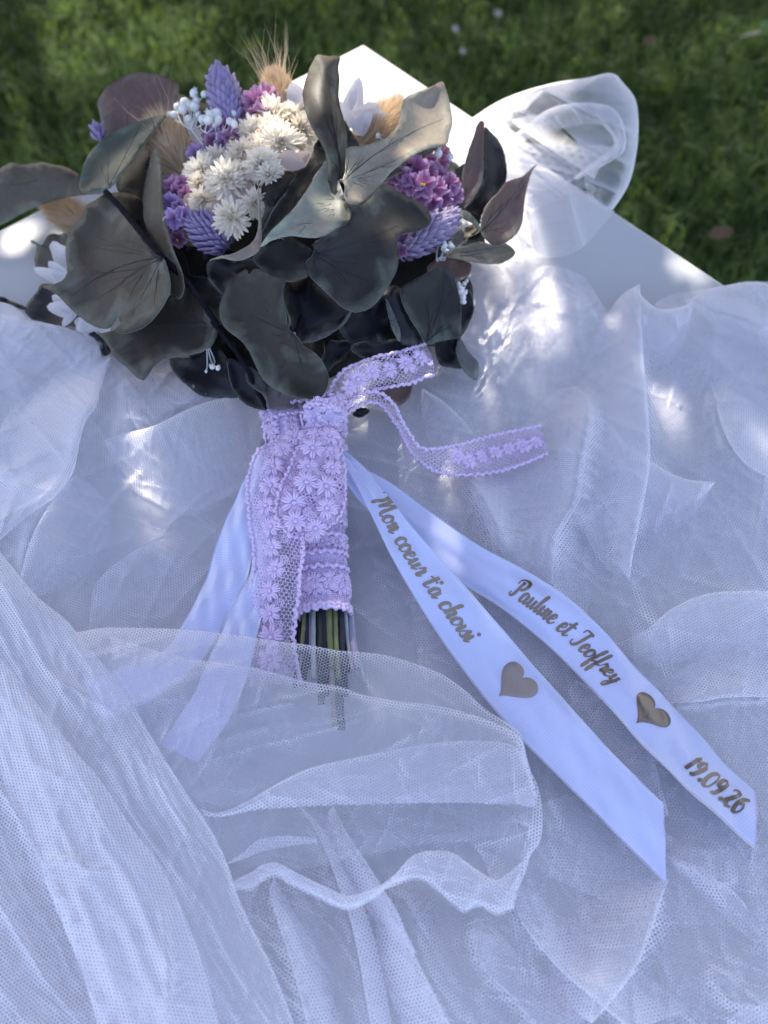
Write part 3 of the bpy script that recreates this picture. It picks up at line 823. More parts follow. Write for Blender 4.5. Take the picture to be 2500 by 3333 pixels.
t = NT("eucalyptus_leaf")
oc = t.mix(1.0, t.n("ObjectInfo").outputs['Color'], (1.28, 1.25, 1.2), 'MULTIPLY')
pos = t.obco()
edge = t.attr("edge")
n1 = t.noise(pos, 42, 4, 0.5, 0.6)
n2 = t.noise(pos, 240, 5, 0.65)
n3 = t.noise(pos, 900, 3, 0.6)
n1 = t.noise(pos, 24, 3, 0.5, 0.8)
msk = t.ramp(t.math('ADD', n1, t.math('MULTIPLY_ADD', edge, 0.26, -0.22)), [(0.47, 0.0), (0.61, 1.0)])
c = t.mix(t.math('MULTIPLY', msk, 0.8), oc, t.mix(0.5, t.mix(1.0, oc, (2.2, 2.6, 2.4), 'MULTIPLY'), (0.21, 0.235, 0.185)))
nb = t.noise(pos, 30, 3, 0.5, 0.3)
c = t.mix(t.ramp(nb, [(0.55, 0.0), (0.7, 0.5)]), c, t.mix(1.0, oc, (1.7, 1.25, 1.1), 'MULTIPLY'))
c = t.mix(1.0, c, t.ramp(n2, [(0.25, 0.82), (0.75, 1.12)]), 'MULTIPLY')
c = t.mix(t.ramp(n3, [(0.66, 0.0), (0.74, 0.35)]), c, (0.03, 0.025, 0.025))
t.base(c, 0.47, 0.34)
t.bump(t.math('ADD', t.math('MULTIPLY', n2, 0.6), t.math('MULTIPLY', n3, 0.3)), 0.35, 0.0008)
tr = t.n("BsdfTranslucent", {0: t.mix(1.0, c, (1.6, 1.1, 0.7), 'MULTIPLY')})
mx = t.n("MixShader", {0: 0.24, 1: t.b.outputs[0], 2: tr.outputs[0]})
t.set(t.o.inputs[0], mx.outputs[0])
M_leaf = t.m
M_rim = plain("leaf_rim", (0.20, 0.185, 0.15), 0.6, var=0.3, scale=200)
M_vein = plain("leaf_vein", (0.03, 0.027, 0.034), 0.6, var=0.3)
M_hub = plain("leaf_hub", (0.2, 0.21, 0.27), 0.6, var=0.3)
M_estem = plain("eucalyptus_stem", (0.011, 0.009, 0.015), 0.9, 0.1, var=0.4)

DK, BR, GN, PL, BK, GB = (0.024, 0.0235, 0.0215), (0.135, 0.085, 0.076), (0.085, 0.098, 0.076), (0.29, 0.30, 0.245), (0.007, 0.007, 0.008), (0.088, 0.076, 0.058)  # BK: near black, the shade of the recesses put into the leaf colour

def inside(x, y, poly):
    a = poly; b = np.roll(poly, -1, 0)
    c = (a[:, 1][None] > y[:, None]) != (b[:, 1][None] > y[:, None])
    xi = (b[:, 0] - a[:, 0])[None] * (y[:, None] - a[:, 1][None]) / ((b[:, 1] - a[:, 1])[None] + 1e-12) + a[:, 0][None]
    return (c & (x[:, None] < xi)).sum(1) % 2 == 1

def leaf(c, outline, off, col, g=(0, 0), cup=0.0, hub=None, nv=0, wave=1.2, name="eucalyptus_leaf", ctrl=None, label=None, parent=None, n=90, span=6.3, mat=None, thick=0.38, vdir=None):
    """a leaf whose outline was seen in crop c; off: millimetres in front of the bouquet's round front; g: tilt in mm per 100 overview px"""
    ol = catmull(P(c, outline), n, True)
    ol = ol + np.random.default_rng(len(ROOTPOS) + 5).normal(0, 0.35, ol.shape)
    ROOTPOS[len(ROOTPOS)] = 1
    cen = ol.mean(0)
    x0, y0 = ol.min(0); x1, y1 = ol.max(0)
    st = max(7.0, math.sqrt((x1 - x0) * (y1 - y0) / 500))
    gx, gy = np.meshgrid(np.arange(x0 + st / 2, x1, st), np.arange(y0 + st / 2, y1, st))
    gx = (gx + rng.uniform(-.2, .2, gx.shape) * st).ravel(); gy = (gy + rng.uniform(-.2, .2, gy.shape) * st).ravel()
    k = inside(gx, gy, ol)
    gx, gy = gx[k], gy[k]
    cl = np.vstack([ol, ol[:1]])
    d, _, _ = segdist(gx, gy, cl)
    k = d > st * 0.5
    gx, gy, d = gx[k], gy[k], d[k]
    pts = np.vstack([ol, np.stack([gx, gy], 1)])
    res = delaunay_2d_cdt([Vector(p) for p in pts.tolist()], [], [list(range(n))], 1, 1e-4)
    q = np.array([v[:] for v in res[0]]); fs = [list(f) for f in res[2]]
    dd, _, uu = segdist(q[:, 0], q[:, 1], cl)
    dm = max(dd.max(), 1e-3)
    e = 1 - np.clip(dd / dm, 0, 1)            # 1 on the margin
    H = (TPS(P(c, [p[:2] for p in ctrl]), [p[2] for p in ctrl]) if ctrl else None)
    sd_ = rng.uniform(0, 6.28, 3)
    hb = P(c, [hub])[0] if hub is not None else cen
    def hz(x, y, ee):
        h = (H(x, y) if H else dome(x, y) + off)
        h = h + g[0] * (x - cen[0]) / 100 + g[1] * (y - cen[1]) / 100
        an = np.arctan2(y - hb[1], x - hb[0])
        h = h + cup * (ee ** 2 - 0.4) + wave * ee ** 2 * (np.sin(3 * an + sd_[0]) + 0.6 * np.sin(7 * an + sd_[1]))
        return h + 0.35 * np.sin(x / 17 + sd_[2]) * np.sin(y / 19 + sd_[0])
    w = W(q[:, 0], q[:, 1], hz(q[:, 0], q[:, 1], e))
    me0 = bpy.data.meshes.new("t"); me0.from_pydata(w.tolist(), [], fs); me0.update()
    nr = np.empty(len(q) * 3, np.float32); me0.vertices.foreach_get('normal', nr); nr = nr.reshape(-1, 3)
    bpy.data.meshes.remove(me0)
    if ((CAM - w) * nr).sum(1).mean() < 0:
        fs = [f[::-1] for f in fs]; nr = -nr
    th = thick * 0.001
    # boundary order of the outline in the output mesh
    bd = {}
    for f in fs:
        for a, b in zip(f, f[1:] + f[:1]):
            bd[(a, b)] = 1
    bord = [(a, b) for (a, b) in bd if (b, a) not in bd]
    N0 = len(q)
    rimv = np.vstack([w, w - nr * th])
    V = list(rimv)
    f2 = fs + [[i + N0 for i in f[::-1]] for f in fs]
    mi = [0] * len(f2)
    for a, b in bord:
        f2.append([b, a, a + N0, b + N0]); mi.append(1)
    par = parent or bouquet
    lf = obj(name, V, f2, [mat or M_leaf, M_rim], par, color=col, label=label, mi=mi, attrs={'edge': np.concatenate([e, e])})
    if nv:
        mb = MB()
        rel = ol - hb
        ang = np.arctan2(rel[:, 1], rel[:, 0])
        rad = np.linalg.norm(rel, axis=1)
        far = vdir if vdir is not None else ang[rad.argmax()]
        def vein(p, r0):
            dq, _, _ = segdist(p[:, 0], p[:, 1], cl)
            ok = inside(p[:, 0], p[:, 1], ol)
            if ok.sum() < 5: return
            stop = len(p) if ok.all() else int(np.argmin(ok))
            if stop < 5: return
            p = p[:stop]; dq = dq[:stop]
            ww = W(p[:, 0], p[:, 1], hz(p[:, 0], p[:, 1], 1 - np.clip(dq / dm, 0, 1)))
            tc = CAM - ww; tc /= np.linalg.norm(tc, axis=1)[:, None]
            v, f = tube(ww + tc * 0.00018, np.linspace(r0, r0 * 0.25, len(p)), 4, False)
            mb.add(v, f)
        rr = np.random.default_rng(len(ROOTPOS) * 3 + 1)
        for i in range(nv):
            a = far + (0 if i == 0 else (i % 2 * 2 - 1) * ((i + 1) // 2) * span / (nv + 1) / 1.0) + rr.normal(0, 0.05)
            da = np.abs((ang - a + np.pi) % (2 * np.pi) - np.pi)
            Lr = rad[da.argmin()] * (0.93 if i == 0 else rr.uniform(0.6, 0.9))
            if da.min() > 0.4 or Lr < 20: continue
            tt = np.linspace(0, 1, 22)
            bend = rr.normal(0, 0.09) - 0.14 * np.sign(np.sin(a - far))
            aa = a + bend * (1 - tt) * 1.3
            p = hb + np.stack([np.cos(aa), np.sin(aa)], 1) * (Lr * tt)[:, None]
            p += np.cumsum(rr.normal(0, 0.5, p.shape), 0) * 0.5
            vein(p, 0.00036 if i == 0 else 0.0002)
            for s in (1, -1):
                j = rr.integers(7, 13)
                a2 = aa[j] + s * rr.uniform(0.3, 0.6)
                p2 = p[j] + np.stack([np.cos(a2 - s * .25 * tt), np.sin(a2 - s * .25 * tt)], 1) * (Lr * rr.uniform(.2, .4) * tt)[:, None]
                vein(p2, 0.00013)
        if mb.n:
            v, f = mb.out()
            o = obj("vein", v, f, M_vein, None)
            o.parent = lf
            o.location = Vector(np.array(o.location) - wpos(lf))
        hv, hf = icos(1)
        hp = W(hb[0], hb[1], hz(hb[0], hb[1], 0.3))
        o = put("petiole", mesh("petiole", hv * (0.0016, 0.0013, 0.0012), hf, M_hub), lf, Matrix.Translation(hp - wpos(lf)))
    return lf

# --- added filler leaves behind, the gaps' shade put into their near-black colour
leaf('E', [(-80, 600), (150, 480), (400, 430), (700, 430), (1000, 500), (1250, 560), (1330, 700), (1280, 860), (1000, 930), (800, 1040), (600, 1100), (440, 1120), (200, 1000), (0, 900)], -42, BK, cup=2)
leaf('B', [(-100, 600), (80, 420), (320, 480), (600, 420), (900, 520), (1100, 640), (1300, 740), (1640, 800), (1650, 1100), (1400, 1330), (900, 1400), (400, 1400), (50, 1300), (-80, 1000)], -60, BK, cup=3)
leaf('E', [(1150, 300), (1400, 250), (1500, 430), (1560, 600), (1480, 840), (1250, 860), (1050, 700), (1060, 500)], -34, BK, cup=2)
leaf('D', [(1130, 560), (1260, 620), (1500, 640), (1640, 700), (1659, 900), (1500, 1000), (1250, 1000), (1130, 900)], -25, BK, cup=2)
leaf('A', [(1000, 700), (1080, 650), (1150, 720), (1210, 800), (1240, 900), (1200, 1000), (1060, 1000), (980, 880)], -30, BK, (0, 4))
# --- left of the head
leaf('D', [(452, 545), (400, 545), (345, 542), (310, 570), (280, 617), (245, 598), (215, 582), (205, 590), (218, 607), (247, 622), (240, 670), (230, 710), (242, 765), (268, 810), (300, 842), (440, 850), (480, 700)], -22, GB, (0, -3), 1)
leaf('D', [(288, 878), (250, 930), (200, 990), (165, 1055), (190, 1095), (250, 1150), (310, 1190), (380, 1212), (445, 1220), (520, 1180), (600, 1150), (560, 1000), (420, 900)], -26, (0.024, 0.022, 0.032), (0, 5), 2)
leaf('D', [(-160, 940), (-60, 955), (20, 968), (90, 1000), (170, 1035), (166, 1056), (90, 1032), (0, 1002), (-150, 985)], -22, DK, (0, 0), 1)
leaf('A', [(-140, 1060), (-60, 1040), (0, 1010), (40, 985), (70, 972), (130, 985), (200, 980), (260, 971), (310, 985), (380, 996), (440, 1022), (485, 1060), (480, 1120), (495, 1150), (560, 1155), (628, 1158),
           (560, 1164), (440, 1178), (330, 1203), (230, 1238), (150, 1272), (80, 1310), (0, 1352), (-140, 1400)], -2, GB, (0, -10), -4, (625, 1157), 5, 2.0, vdir=3.3, span=2.2)
leaf('A', [(840, 435), (920, 440), (980, 455), (1030, 480), (1072, 505), (1068, 560), (1058, 630), (1015, 690), (950, 740), (870, 790), (760, 830), (650, 840), (618, 790), (598, 680), (586, 620), (602, 575), (640, 520), (700, 480), (770, 447)],
     -14, BR, (0, -12), 2, (640, 1100), 5, 0.8, vdir=-1.3, span=1.6)
leaf('A', [(1002, 690), (960, 740), (900, 822), (840, 900), (790, 962), (745, 1018), (712, 1065), (690, 1098), (640, 1140), (600, 1152), (540, 1156), (495, 1152), (475, 1128), (478, 1080), (490, 1030), (502, 985), (530, 925), (570, 880),
           (625, 828), (680, 795), (730, 770), (800, 742), (870, 716), (940, 698)], 4, GN, (0, 6), 4, (650, 1120), 5, 1.0, vdir=-1.1, span=2.6)
leaf('A', [(872, 865), (905, 857), (940, 860), (958, 884), (960, 920), (940, 1050), (960, 1180), (1000, 1290), (900, 1290), (820, 1200), (770, 1162), (715, 1152), (698, 1120), (705, 1065), (740, 1020), (800, 950)], -10, (0.024, 0.019, 0.018), (-3, 0), -4)
leaf('D', [(1030, -15), (1005, 90), (978, 190), (966, 300), (969, 420), (985, 500), (1012, 560), (1050, 622), (1100, 682), (1112, 760), (1135, 860), (1150, 905), (1165, 935), (1185, 965), (1203, 986), (1222, 968), (1240, 930), (1240, 880), (1225, 790), (1180, 680),
           (1145, 570), (1110, 420), (1094, 280), (1086, 120), (1076, -18)], 4, GB, (10, 0), 2, wave=0.6)
leaf('D', [(735, 272), (850, 262), (980, 330), (1000, 500), (1070, 620), (1110, 690), (1060, 670), (900, 470), (790, 330)], -6, BK, (0, 0), -2)
leaf('D', [(712, 270), (640, 315), (582, 345), (566, 390), (540, 440), (500, 480), (470, 510), (455, 560), (445, 610), (440, 660), (446, 720), (453, 790), (442, 830), (410, 860), (350, 886), (284, 896), (330, 920), (380, 950), (412, 976), (440, 1010),
           (470, 1042), (500, 1072), (550, 1112), (610, 1152), (660, 1174), (710, 1183), (748, 1172), (772, 1135), (800, 1100), (806, 1130), (815, 1152), (790, 1166), (782, 1206), (830, 1214), (900, 1200), (960, 1176), (1020, 1130), (1070, 1072),
           (1110, 1010), (1140, 950), (1149, 890), (1140, 820), (1125, 760), (1108, 715), (1086, 690), (1050, 650), (980, 560), (900, 450), (820, 360), (745, 280)], 10, (0.046, 0.038, 0.031), (4, 4), 5, (1090, 700), 11, 2.0, n=150, vdir=2.75, span=3.0,
     label="broad leaf torn at its lower edge, pale blue green along the bottom")
leaf('D', [(1255, 852), (1320, 832), (1400, 840), (1440, 880), (1500, 945), (1490, 1050), (1492, 1150), (1450, 1142), (1350, 1010)], -6, DK, (0, 0), 2)
leaf('D', [(655, 1213), (700, 1210), (790, 1180), (900, 1100), (1000, 1000), (1100, 940), (1180, 960), (1260, 862), (1350, 980), (1420, 1090), (1465, 1150), (1470, 1185), (1464, 1235), (1440, 1280), (1400, 1320), (1330, 1346), (1230, 1370), (1150, 1378), (1100, 1390),
           (1060, 1420), (1020, 1462), (988, 1510), (965, 1530), (930, 1515), (890, 1480), (840, 1430), (790, 1390), (755, 1340), (720, 1282), (690, 1245)], -1, (0.034, 0.029, 0.025), (0, 2), 4, (1450, 1160), 9, 1.6, vdir=3.1, span=2.4)
leaf('D', [(595, 1222), (640, 1250), (680, 1330), (690, 1372), (745, 1345), (740, 1290), (690, 1220), (640, 1200)], -18, BK)
leaf('E', [(-80, 930), (0, 938), (90, 920), (170, 880), (235, 950), (250, 1040), (270, 1110), (290, 1150), (180, 1152), (90, 1140), (20, 1090), (-60, 1010)], -24, (0.014, 0.015, 0.023), (0, 6), 3)
leaf('E', [(232, 945), (245, 1040), (255, 1085), (280, 1132), (312, 1172), (360, 1202), (430, 1219), (458, 1203), (425, 1145), (380, 1075), (335, 1000), (290, 960)], -8, (0.012, 0.013, 0.019), (0, 4), 3)
leaf('E', [(330, 985), (332, 1040), (360, 1090), (420, 1132), (446, 1172), (460, 1207), (452, 1140), (440, 1088), (408, 1028), (348, 982)], -2, (0.045, 0.05, 0.05), (4, 3), 1, wave=0.4)
# --- bottom and centre
leaf('E', [(448, 1075), (490, 1100), (600, 1140), (700, 1150), (650, 1180), (632, 1205), (540, 1215), (452, 1210), (445, 1140)], -4, (0.16, 0.135, 0.145), (0, 2), 1, (520, 1060), 5, 0.4, vdir=1.5, span=2.5)
leaf('E', [(120, 440), (135, 412), (180, 392), (290, 410), (380, 395), (420, 430), (390, 470), (300, 500), (240, 540), (210, 592), (160, 540), (128, 495)], -8, BK, (0, 4), 4)
leaf('E', [(545, 522), (600, 518), (670, 495), (720, 550), (800, 610), (860, 670), (905, 690), (882, 722), (845, 770), (785, 815), (705, 842), (632, 857), (600, 815), (572, 760), (548, 660), (525, 600)], -10, (0.008, 0.008, 0.012), (0, 3), -5, (600, 805), 5, 1, vdir=-.6, span=1.8)
leaf('E', [(905, 690), (888, 688), (850, 742), (792, 784), (702, 818), (634, 852), (650, 858), (722, 842), (802, 802), (865, 752)], -3, (0.085, 0.085, 0.09), (3, 3), 0.5, wave=0.3)
leaf('E', [(546, 520), (530, 560), (524, 610), (538, 670), (556, 725), (548, 770), (558, 792), (576, 740), (560, 690), (541, 640), (533, 590), (540, 545)], 4, GN, (6, 0), 0, wave=0.2)
leaf('E', [(332, 458), (282, 490), (240, 530), (215, 590), (196, 640), (190, 690), (200, 740), (226, 780), (270, 815), (312, 850), (350, 902), (382, 970), (412, 1032), (450, 1080), (490, 1106), (550, 1132), (620, 1151), (690, 1159), (742, 1146), (770, 1100),
           (779, 1050), (766, 1000), (740, 950), (700, 910), (650, 880), (628, 850), (598, 812), (560, 770), (548, 700), (530, 620), (528, 560), (545, 522), (480, 500), (430, 476), (380, 455), (345, 492), (343, 470)], 8, (0.038, 0.035, 0.028), (3, 3), 5,
     (592, 806), 9, 1.8, n=130, vdir=2.2, span=4.5, label="large hanging leaf with a pale green patch, just above the lace wrap")
leaf('E', [(370, 395), (400, 350), (440, 328), (500, 300), (570, 278), (640, 320), (700, 375), (665, 430), (670, 486), (640, 506), (590, 521), (540, 520), (480, 500), (430, 470), (390, 430)], 0, DK, (0, 4), 3, (700, 375), 5, 1, vdir=2.9, span=2.2)
leaf('E', [(1086, -5), (1140, 30), (1190, 55), (1240, 80), (1290, 110), (1322, 150), (1336, 190), (1320, 222), (1280, 245), (1230, 259), (1182, 266), (1156, 285), (1150, 320), (1160, 370), (1156, 430), (1140, 482), (1110, 540), (1070, 600), (1030, 645), (990, 675),
           (930, 689), (890, 681), (850, 660), (800, 612), (750, 566), (700, 520), (670, 490), (657, 450), (664, 412), (690, 385), (700, 350), (690, 320), (720, 300), (780, 268), (840, 235), (890, 200), (900, 150), (880, 115), (960, 110), (1010, 75), (1050, 20)],
     10, (0.027, 0.026, 0.026), (0, 3), 5, (706, 376), 11, 1.8, n=140, vdir=.5, span=3.2, label="broad heart shaped leaf in the centre, pale green along its right margin")
leaf('E', [(900, 690), (960, 680), (1030, 648), (1066, 605), (1095, 640), (1122, 770), (1162, 846), (1000, 858), (900, 852), (838, 780)], -12, (0.009, 0.009, 0.013), (0, 3), 2)  # filler leaf, the dark gap's shade put into its colour
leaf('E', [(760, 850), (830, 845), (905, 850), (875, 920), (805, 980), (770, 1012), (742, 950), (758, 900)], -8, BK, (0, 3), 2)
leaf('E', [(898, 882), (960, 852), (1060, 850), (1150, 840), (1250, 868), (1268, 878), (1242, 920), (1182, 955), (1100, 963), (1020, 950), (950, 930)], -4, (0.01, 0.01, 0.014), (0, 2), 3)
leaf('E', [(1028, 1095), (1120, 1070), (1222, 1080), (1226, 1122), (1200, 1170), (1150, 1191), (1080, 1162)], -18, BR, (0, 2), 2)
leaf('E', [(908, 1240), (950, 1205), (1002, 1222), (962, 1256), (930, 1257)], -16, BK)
# --- right
leaf('C', [(905, 1435), (930, 1390), (1000, 1352), (1080, 1370), (1162, 1395), (1164, 1440), (1140, 1478), (1040, 1520), (950, 1520)], -12, BR, (0, 2), 2)
leaf('E', [(1480, 560), (1540, 578), (1564, 650), (1551, 720), (1502, 812), (1470, 760), (1460, 640)], -18, BK, (6, 0), 2)
leaf('E', [(1355, 845), (1420, 830), (1492, 828), (1472, 890), (1490, 950), (1502, 992), (1440, 990), (1386, 976), (1362, 925)], -10, BK, (0, 0), 2)
leaf('E', [(1492, 832), (1532, 900), (1589, 965), (1587, 1030), (1576, 1060), (1532, 1030), (1500, 990), (1470, 910), (1472, 865)], -6, (0.1, 0.1, 0.105), (-5, 0), 1, wave=0.4)
leaf('E', [(1238, 520), (1290, 490), (1352, 455), (1402, 439), (1432, 460), (1460, 510), (1476, 570), (1490, 640), (1496, 740), (1491, 826), (1440, 836), (1370, 850), (1310, 862), (1270, 800), (1218, 720), (1180, 640), (1172, 565)], 2, (0.024, 0.025, 0.023), (2, 2), 4, (1310, 850), 6, 1.2, vdir=-1.3, span=1.8)
leaf('E', [(1168, 562), (1205, 660), (1262, 750), (1300, 832), (1296, 857), (1260, 877), (1200, 871), (1160, 850), (1120, 770), (1092, 650), (1062, 608), (1110, 548)], 0, (0.010, 0.011, 0.017), (0, 2), -3)
leaf('E', [(1088, 620), (1106, 640), (1140, 720), (1168, 800), (1162, 852), (1132, 800), (1106, 720)], 4, (0.075, 0.08, 0.085), (5, 0), 0.5, wave=0.3)
leaf('C', [(1245, 548), (1210, 556), (1190, 620), (1160, 700), (1130, 800), (1110, 900), (1104, 1000), (1115, 1077), (1152, 1040), (1202, 970), (1234, 900), (1242, 800), (1243, 680)], 2, BR, (4, -14), 2, (1115, 1075), 4, 0.5, vdir=-1.35, span=.8)
leaf('C', [(1246, 588), (1290, 610), (1340, 670), (1370, 740), (1382, 830), (1376, 910), (1340, 962), (1280, 1022), (1250, 1072), (1230, 1112), (1220, 1165), (1180, 1112), (1115, 1078), (1180, 1010), (1222, 920), (1240, 800)], -8, (0.014, 0.012, 0.014), (-6, -10), 3)
leaf('C', [(1570, 797), (1535, 820), (1480, 870), (1430, 890), (1380, 906), (1330, 970), (1280, 1022), (1245, 1080), (1226, 1160), (1230, 1212), (1260, 1256), (1300, 1286), (1345, 1286), (1380, 1271), (1440, 1221), (1475, 1150), (1490, 1020), (1510, 920), (1537, 838)],
     -2, BR, (-6, -12), 3, (1235, 1200), 7, 1.0, vdir=-.85, span=1.8, label="pointed brown leaf at the far right of the head")
leaf('C', [(1036, 865), (1075, 830), (1140, 798), (1130, 880), (1100, 930)], -14, GN, (0, -8), 1)
leaf('C', [(1005, 1348), (1060, 1310), (1130, 1290), (1220, 1264), (1300, 1286), (1345, 1286), (1380, 1275), (1433, 1325), (1412, 1360), (1350, 1394), (1280, 1398), (1200, 1391), (1100, 1371)], -4, (0.12, 0.105, 0.085), (-3, 0), 3, (1010, 1346), 3, 0.8, vdir=-.1, span=.5)
leaf('C', [(1020, 1290), (1060, 1230), (1130, 1180), (1200, 1158), (1224, 1200), (1150, 1242), (1090, 1290), (1035, 1335)], -10, (0.13, 0.115, 0.09), (0, 0), 2)
leaf('C', [(1112, 1078), (1152, 1088), (1202, 1140), (1224, 1182), (1216, 1198), (1170, 1152), (1118, 1122)], 2, GN, (0, 3), 1, wave=0.3)
leaf('C', [(1105, 1300), (1200, 1192), (1228, 1198), (1250, 1275), (1180, 1285)], -8, BK)
# --- centre leaves that cup the white flowers
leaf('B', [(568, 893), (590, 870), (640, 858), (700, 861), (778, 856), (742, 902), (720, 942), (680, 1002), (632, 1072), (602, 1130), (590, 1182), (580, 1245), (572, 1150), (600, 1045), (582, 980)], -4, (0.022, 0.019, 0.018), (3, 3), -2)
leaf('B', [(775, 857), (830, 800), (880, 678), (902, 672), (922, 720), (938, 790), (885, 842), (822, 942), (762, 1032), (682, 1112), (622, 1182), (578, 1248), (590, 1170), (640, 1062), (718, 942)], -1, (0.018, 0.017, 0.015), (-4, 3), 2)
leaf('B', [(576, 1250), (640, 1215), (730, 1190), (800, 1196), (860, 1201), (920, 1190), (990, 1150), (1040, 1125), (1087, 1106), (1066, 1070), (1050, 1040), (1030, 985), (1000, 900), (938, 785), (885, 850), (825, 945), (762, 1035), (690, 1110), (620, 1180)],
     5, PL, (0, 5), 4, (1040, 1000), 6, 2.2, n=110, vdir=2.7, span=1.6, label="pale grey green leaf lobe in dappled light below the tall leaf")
leaf('B', [(566, 895), (570, 960), (576, 1030), (582, 1100), (584, 1180), (577, 1252), (542, 1292), (490, 1317), (430, 1324), (380, 1312), (335, 1316), (295, 1326), (360, 1298), (420, 1288), (478, 1262), (528, 1228), (556, 1178), (566, 1100), (562, 1000)],
     6, (0.2, 0.18, 0.155), (4, 5), 0.5, wave=0.3)
leaf('B', [(1030, 565), (1062, 620), (1112, 700), (1045, 718), (1042, 650)], -6, (0.05, 0.052, 0.05), (0, -5))
leaf('B', [(1582, 690), (1500, 740), (1430, 790), (1370, 830), (1300, 864), (1245, 902), (1205, 945), (1240, 880), (1300, 810), (1380, 758), (1500, 700)], 2, (0.04, 0.042, 0.04), (0, 5), 1)
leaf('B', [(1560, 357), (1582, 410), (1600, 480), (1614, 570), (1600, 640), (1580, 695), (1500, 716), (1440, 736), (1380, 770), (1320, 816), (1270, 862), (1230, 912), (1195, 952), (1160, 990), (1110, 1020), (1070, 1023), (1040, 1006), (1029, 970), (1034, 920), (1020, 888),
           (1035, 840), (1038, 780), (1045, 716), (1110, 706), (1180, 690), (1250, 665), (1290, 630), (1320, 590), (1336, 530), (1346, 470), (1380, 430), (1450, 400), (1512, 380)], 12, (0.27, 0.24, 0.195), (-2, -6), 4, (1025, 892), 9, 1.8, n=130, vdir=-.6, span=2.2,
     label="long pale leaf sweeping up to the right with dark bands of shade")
leaf('B', [(885, 214), (940, 219), (1006, 222), (998, 280), (1004, 350), (1000, 430), (1010, 500), (1030, 570), (1046, 650), (1040, 720), (1036, 790), (1026, 870), (1020, 905), (1015, 970), (992, 1050), (966, 1102), (936, 1085), (930, 1040), (945, 970), (941, 880),
           (936, 790), (924, 730), (890, 670), (850, 600), (820, 520), (805, 440), (812, 380), (836, 300), (862, 248)], 15, (0.062, 0.053, 0.043), (3, -9), -4, (1016, 892), 7, 1.0, n=120, vdir=-1.75, span=.9, label="tall upright leaf standing in front of the table corner")

# --- twigs that carry the leaves
for c_, pts, offs, r in [('D', [(715, 255), (800, 350), (900, 470), (1000, 590), (1098, 700)], [14, 15, 15, 15, 14], 0.0019), ('D', [(1098, 700), (1180, 780), (1255, 862), (1370, 1010), (1470, 1165)], [10, 6, 3, 3, 3], 0.002),
                         ('E', [(150, 740), (200, 800), (270, 890), (335, 990), (380, 1090), (450, 1210)], [0, 0, 0, -2, -4, -6], 0.0016), ('D', [(1225, 660), (1260, 740), (1270, 815), (1300, 830), (1390, 842)], [-4, -3, -3, -3, -3], 0.0009),
                         ('B', [(1020, 890), (1010, 960), (960, 1100), (900, 1250), (860, 1330)], [6, 0, -10, -14, -16], 0.002), ('E', [(705, 375), (690, 470), (660, 600), (620, 760), (595, 810)], [4, -4, -10, -10, 2], 0.0018)]:
    p = catmull(P(c_, pts), 26)
    o_ = np.interp(np.linspace(0, 1, 26), np.linspace(0, 1, len(offs)), offs)
    v, f = tube(W(p[:, 0], p[:, 1], dome(p[:, 0], p[:, 1]) + o_), r * (1 + 0.12 * np.sin(np.arange(26) * 1.9)), 7)
    obj("twig", v, f, M_estem, bouquet)

# ------------------------------------------------------------------ flowers
def place(c, x, y, off):
    q = P(c, [(x, y)])[0]
    p = W(q[0], q[1], dome(q[0], q[1]) + off)
    return p, np.linalg.norm(p - CAM) / FPX * CR[c][2]     # position, metres per crop pixel

def facing(p, a, b, cc=1.0):
    """direction: a to the right, b up the picture, cc towards the camera"""
    d = (CAM - p) / np.linalg.norm(CAM - p)
    z = d * cc + RT * a + UP * b
    return z / np.linalg.norm(z)

t = NT("white_petal")
gx_ = t.n("SeparateXYZ", {0: t.obco()}).outputs
c = t.mix(t.noise(t.obco(), 300, 3), (0.93, 0.82, 0.65), (0.95, 0.89, 0.78))
t.base(c, 0.7, 0.2)
tr = t.n("BsdfTranslucent", {0: (0.9, 0.86, 0.8, 1)})
mx = t.n("MixShader", {0: 0.35, 1: t.b.outputs[0], 2: tr.outputs[0]}); t.set(t.o.inputs[0], mx.outputs[0])
M_wp = t.m
M_cream = plain("flower_cream", (0.80, 0.70, 0.45), 0.8, var=0.2, scale=900, translucent=0.2)
M_blush = plain("blush_petal", (0.68, 0.52, 0.44), 0.7, var=0.15, translucent=0.3)
M_hyd = plain("white_hydrangea_petal", (0.84, 0.80, 0.80), 0.55, var=0.06, translucent=0.35)

def narrow(L, w, curl):
    u = np.linspace(0, 1, 6)[:, None]; s = np.array([-1, 0, 1.0])[None]
    pr = (0.35 + 0.65 * np.sin(np.pi * np.clip(u * 0.86 + 0.1, 0, 1))) * np.where(u > 0.93, 0.55, 1)
    x = L * u + 0 * s; y = w * pr * s; z = curl * L * u ** 2 + w * 0.5 * pr * np.abs(s)
    return np.stack([x, y, z], -1).reshape(-1, 3), gridfaces(6, 3)

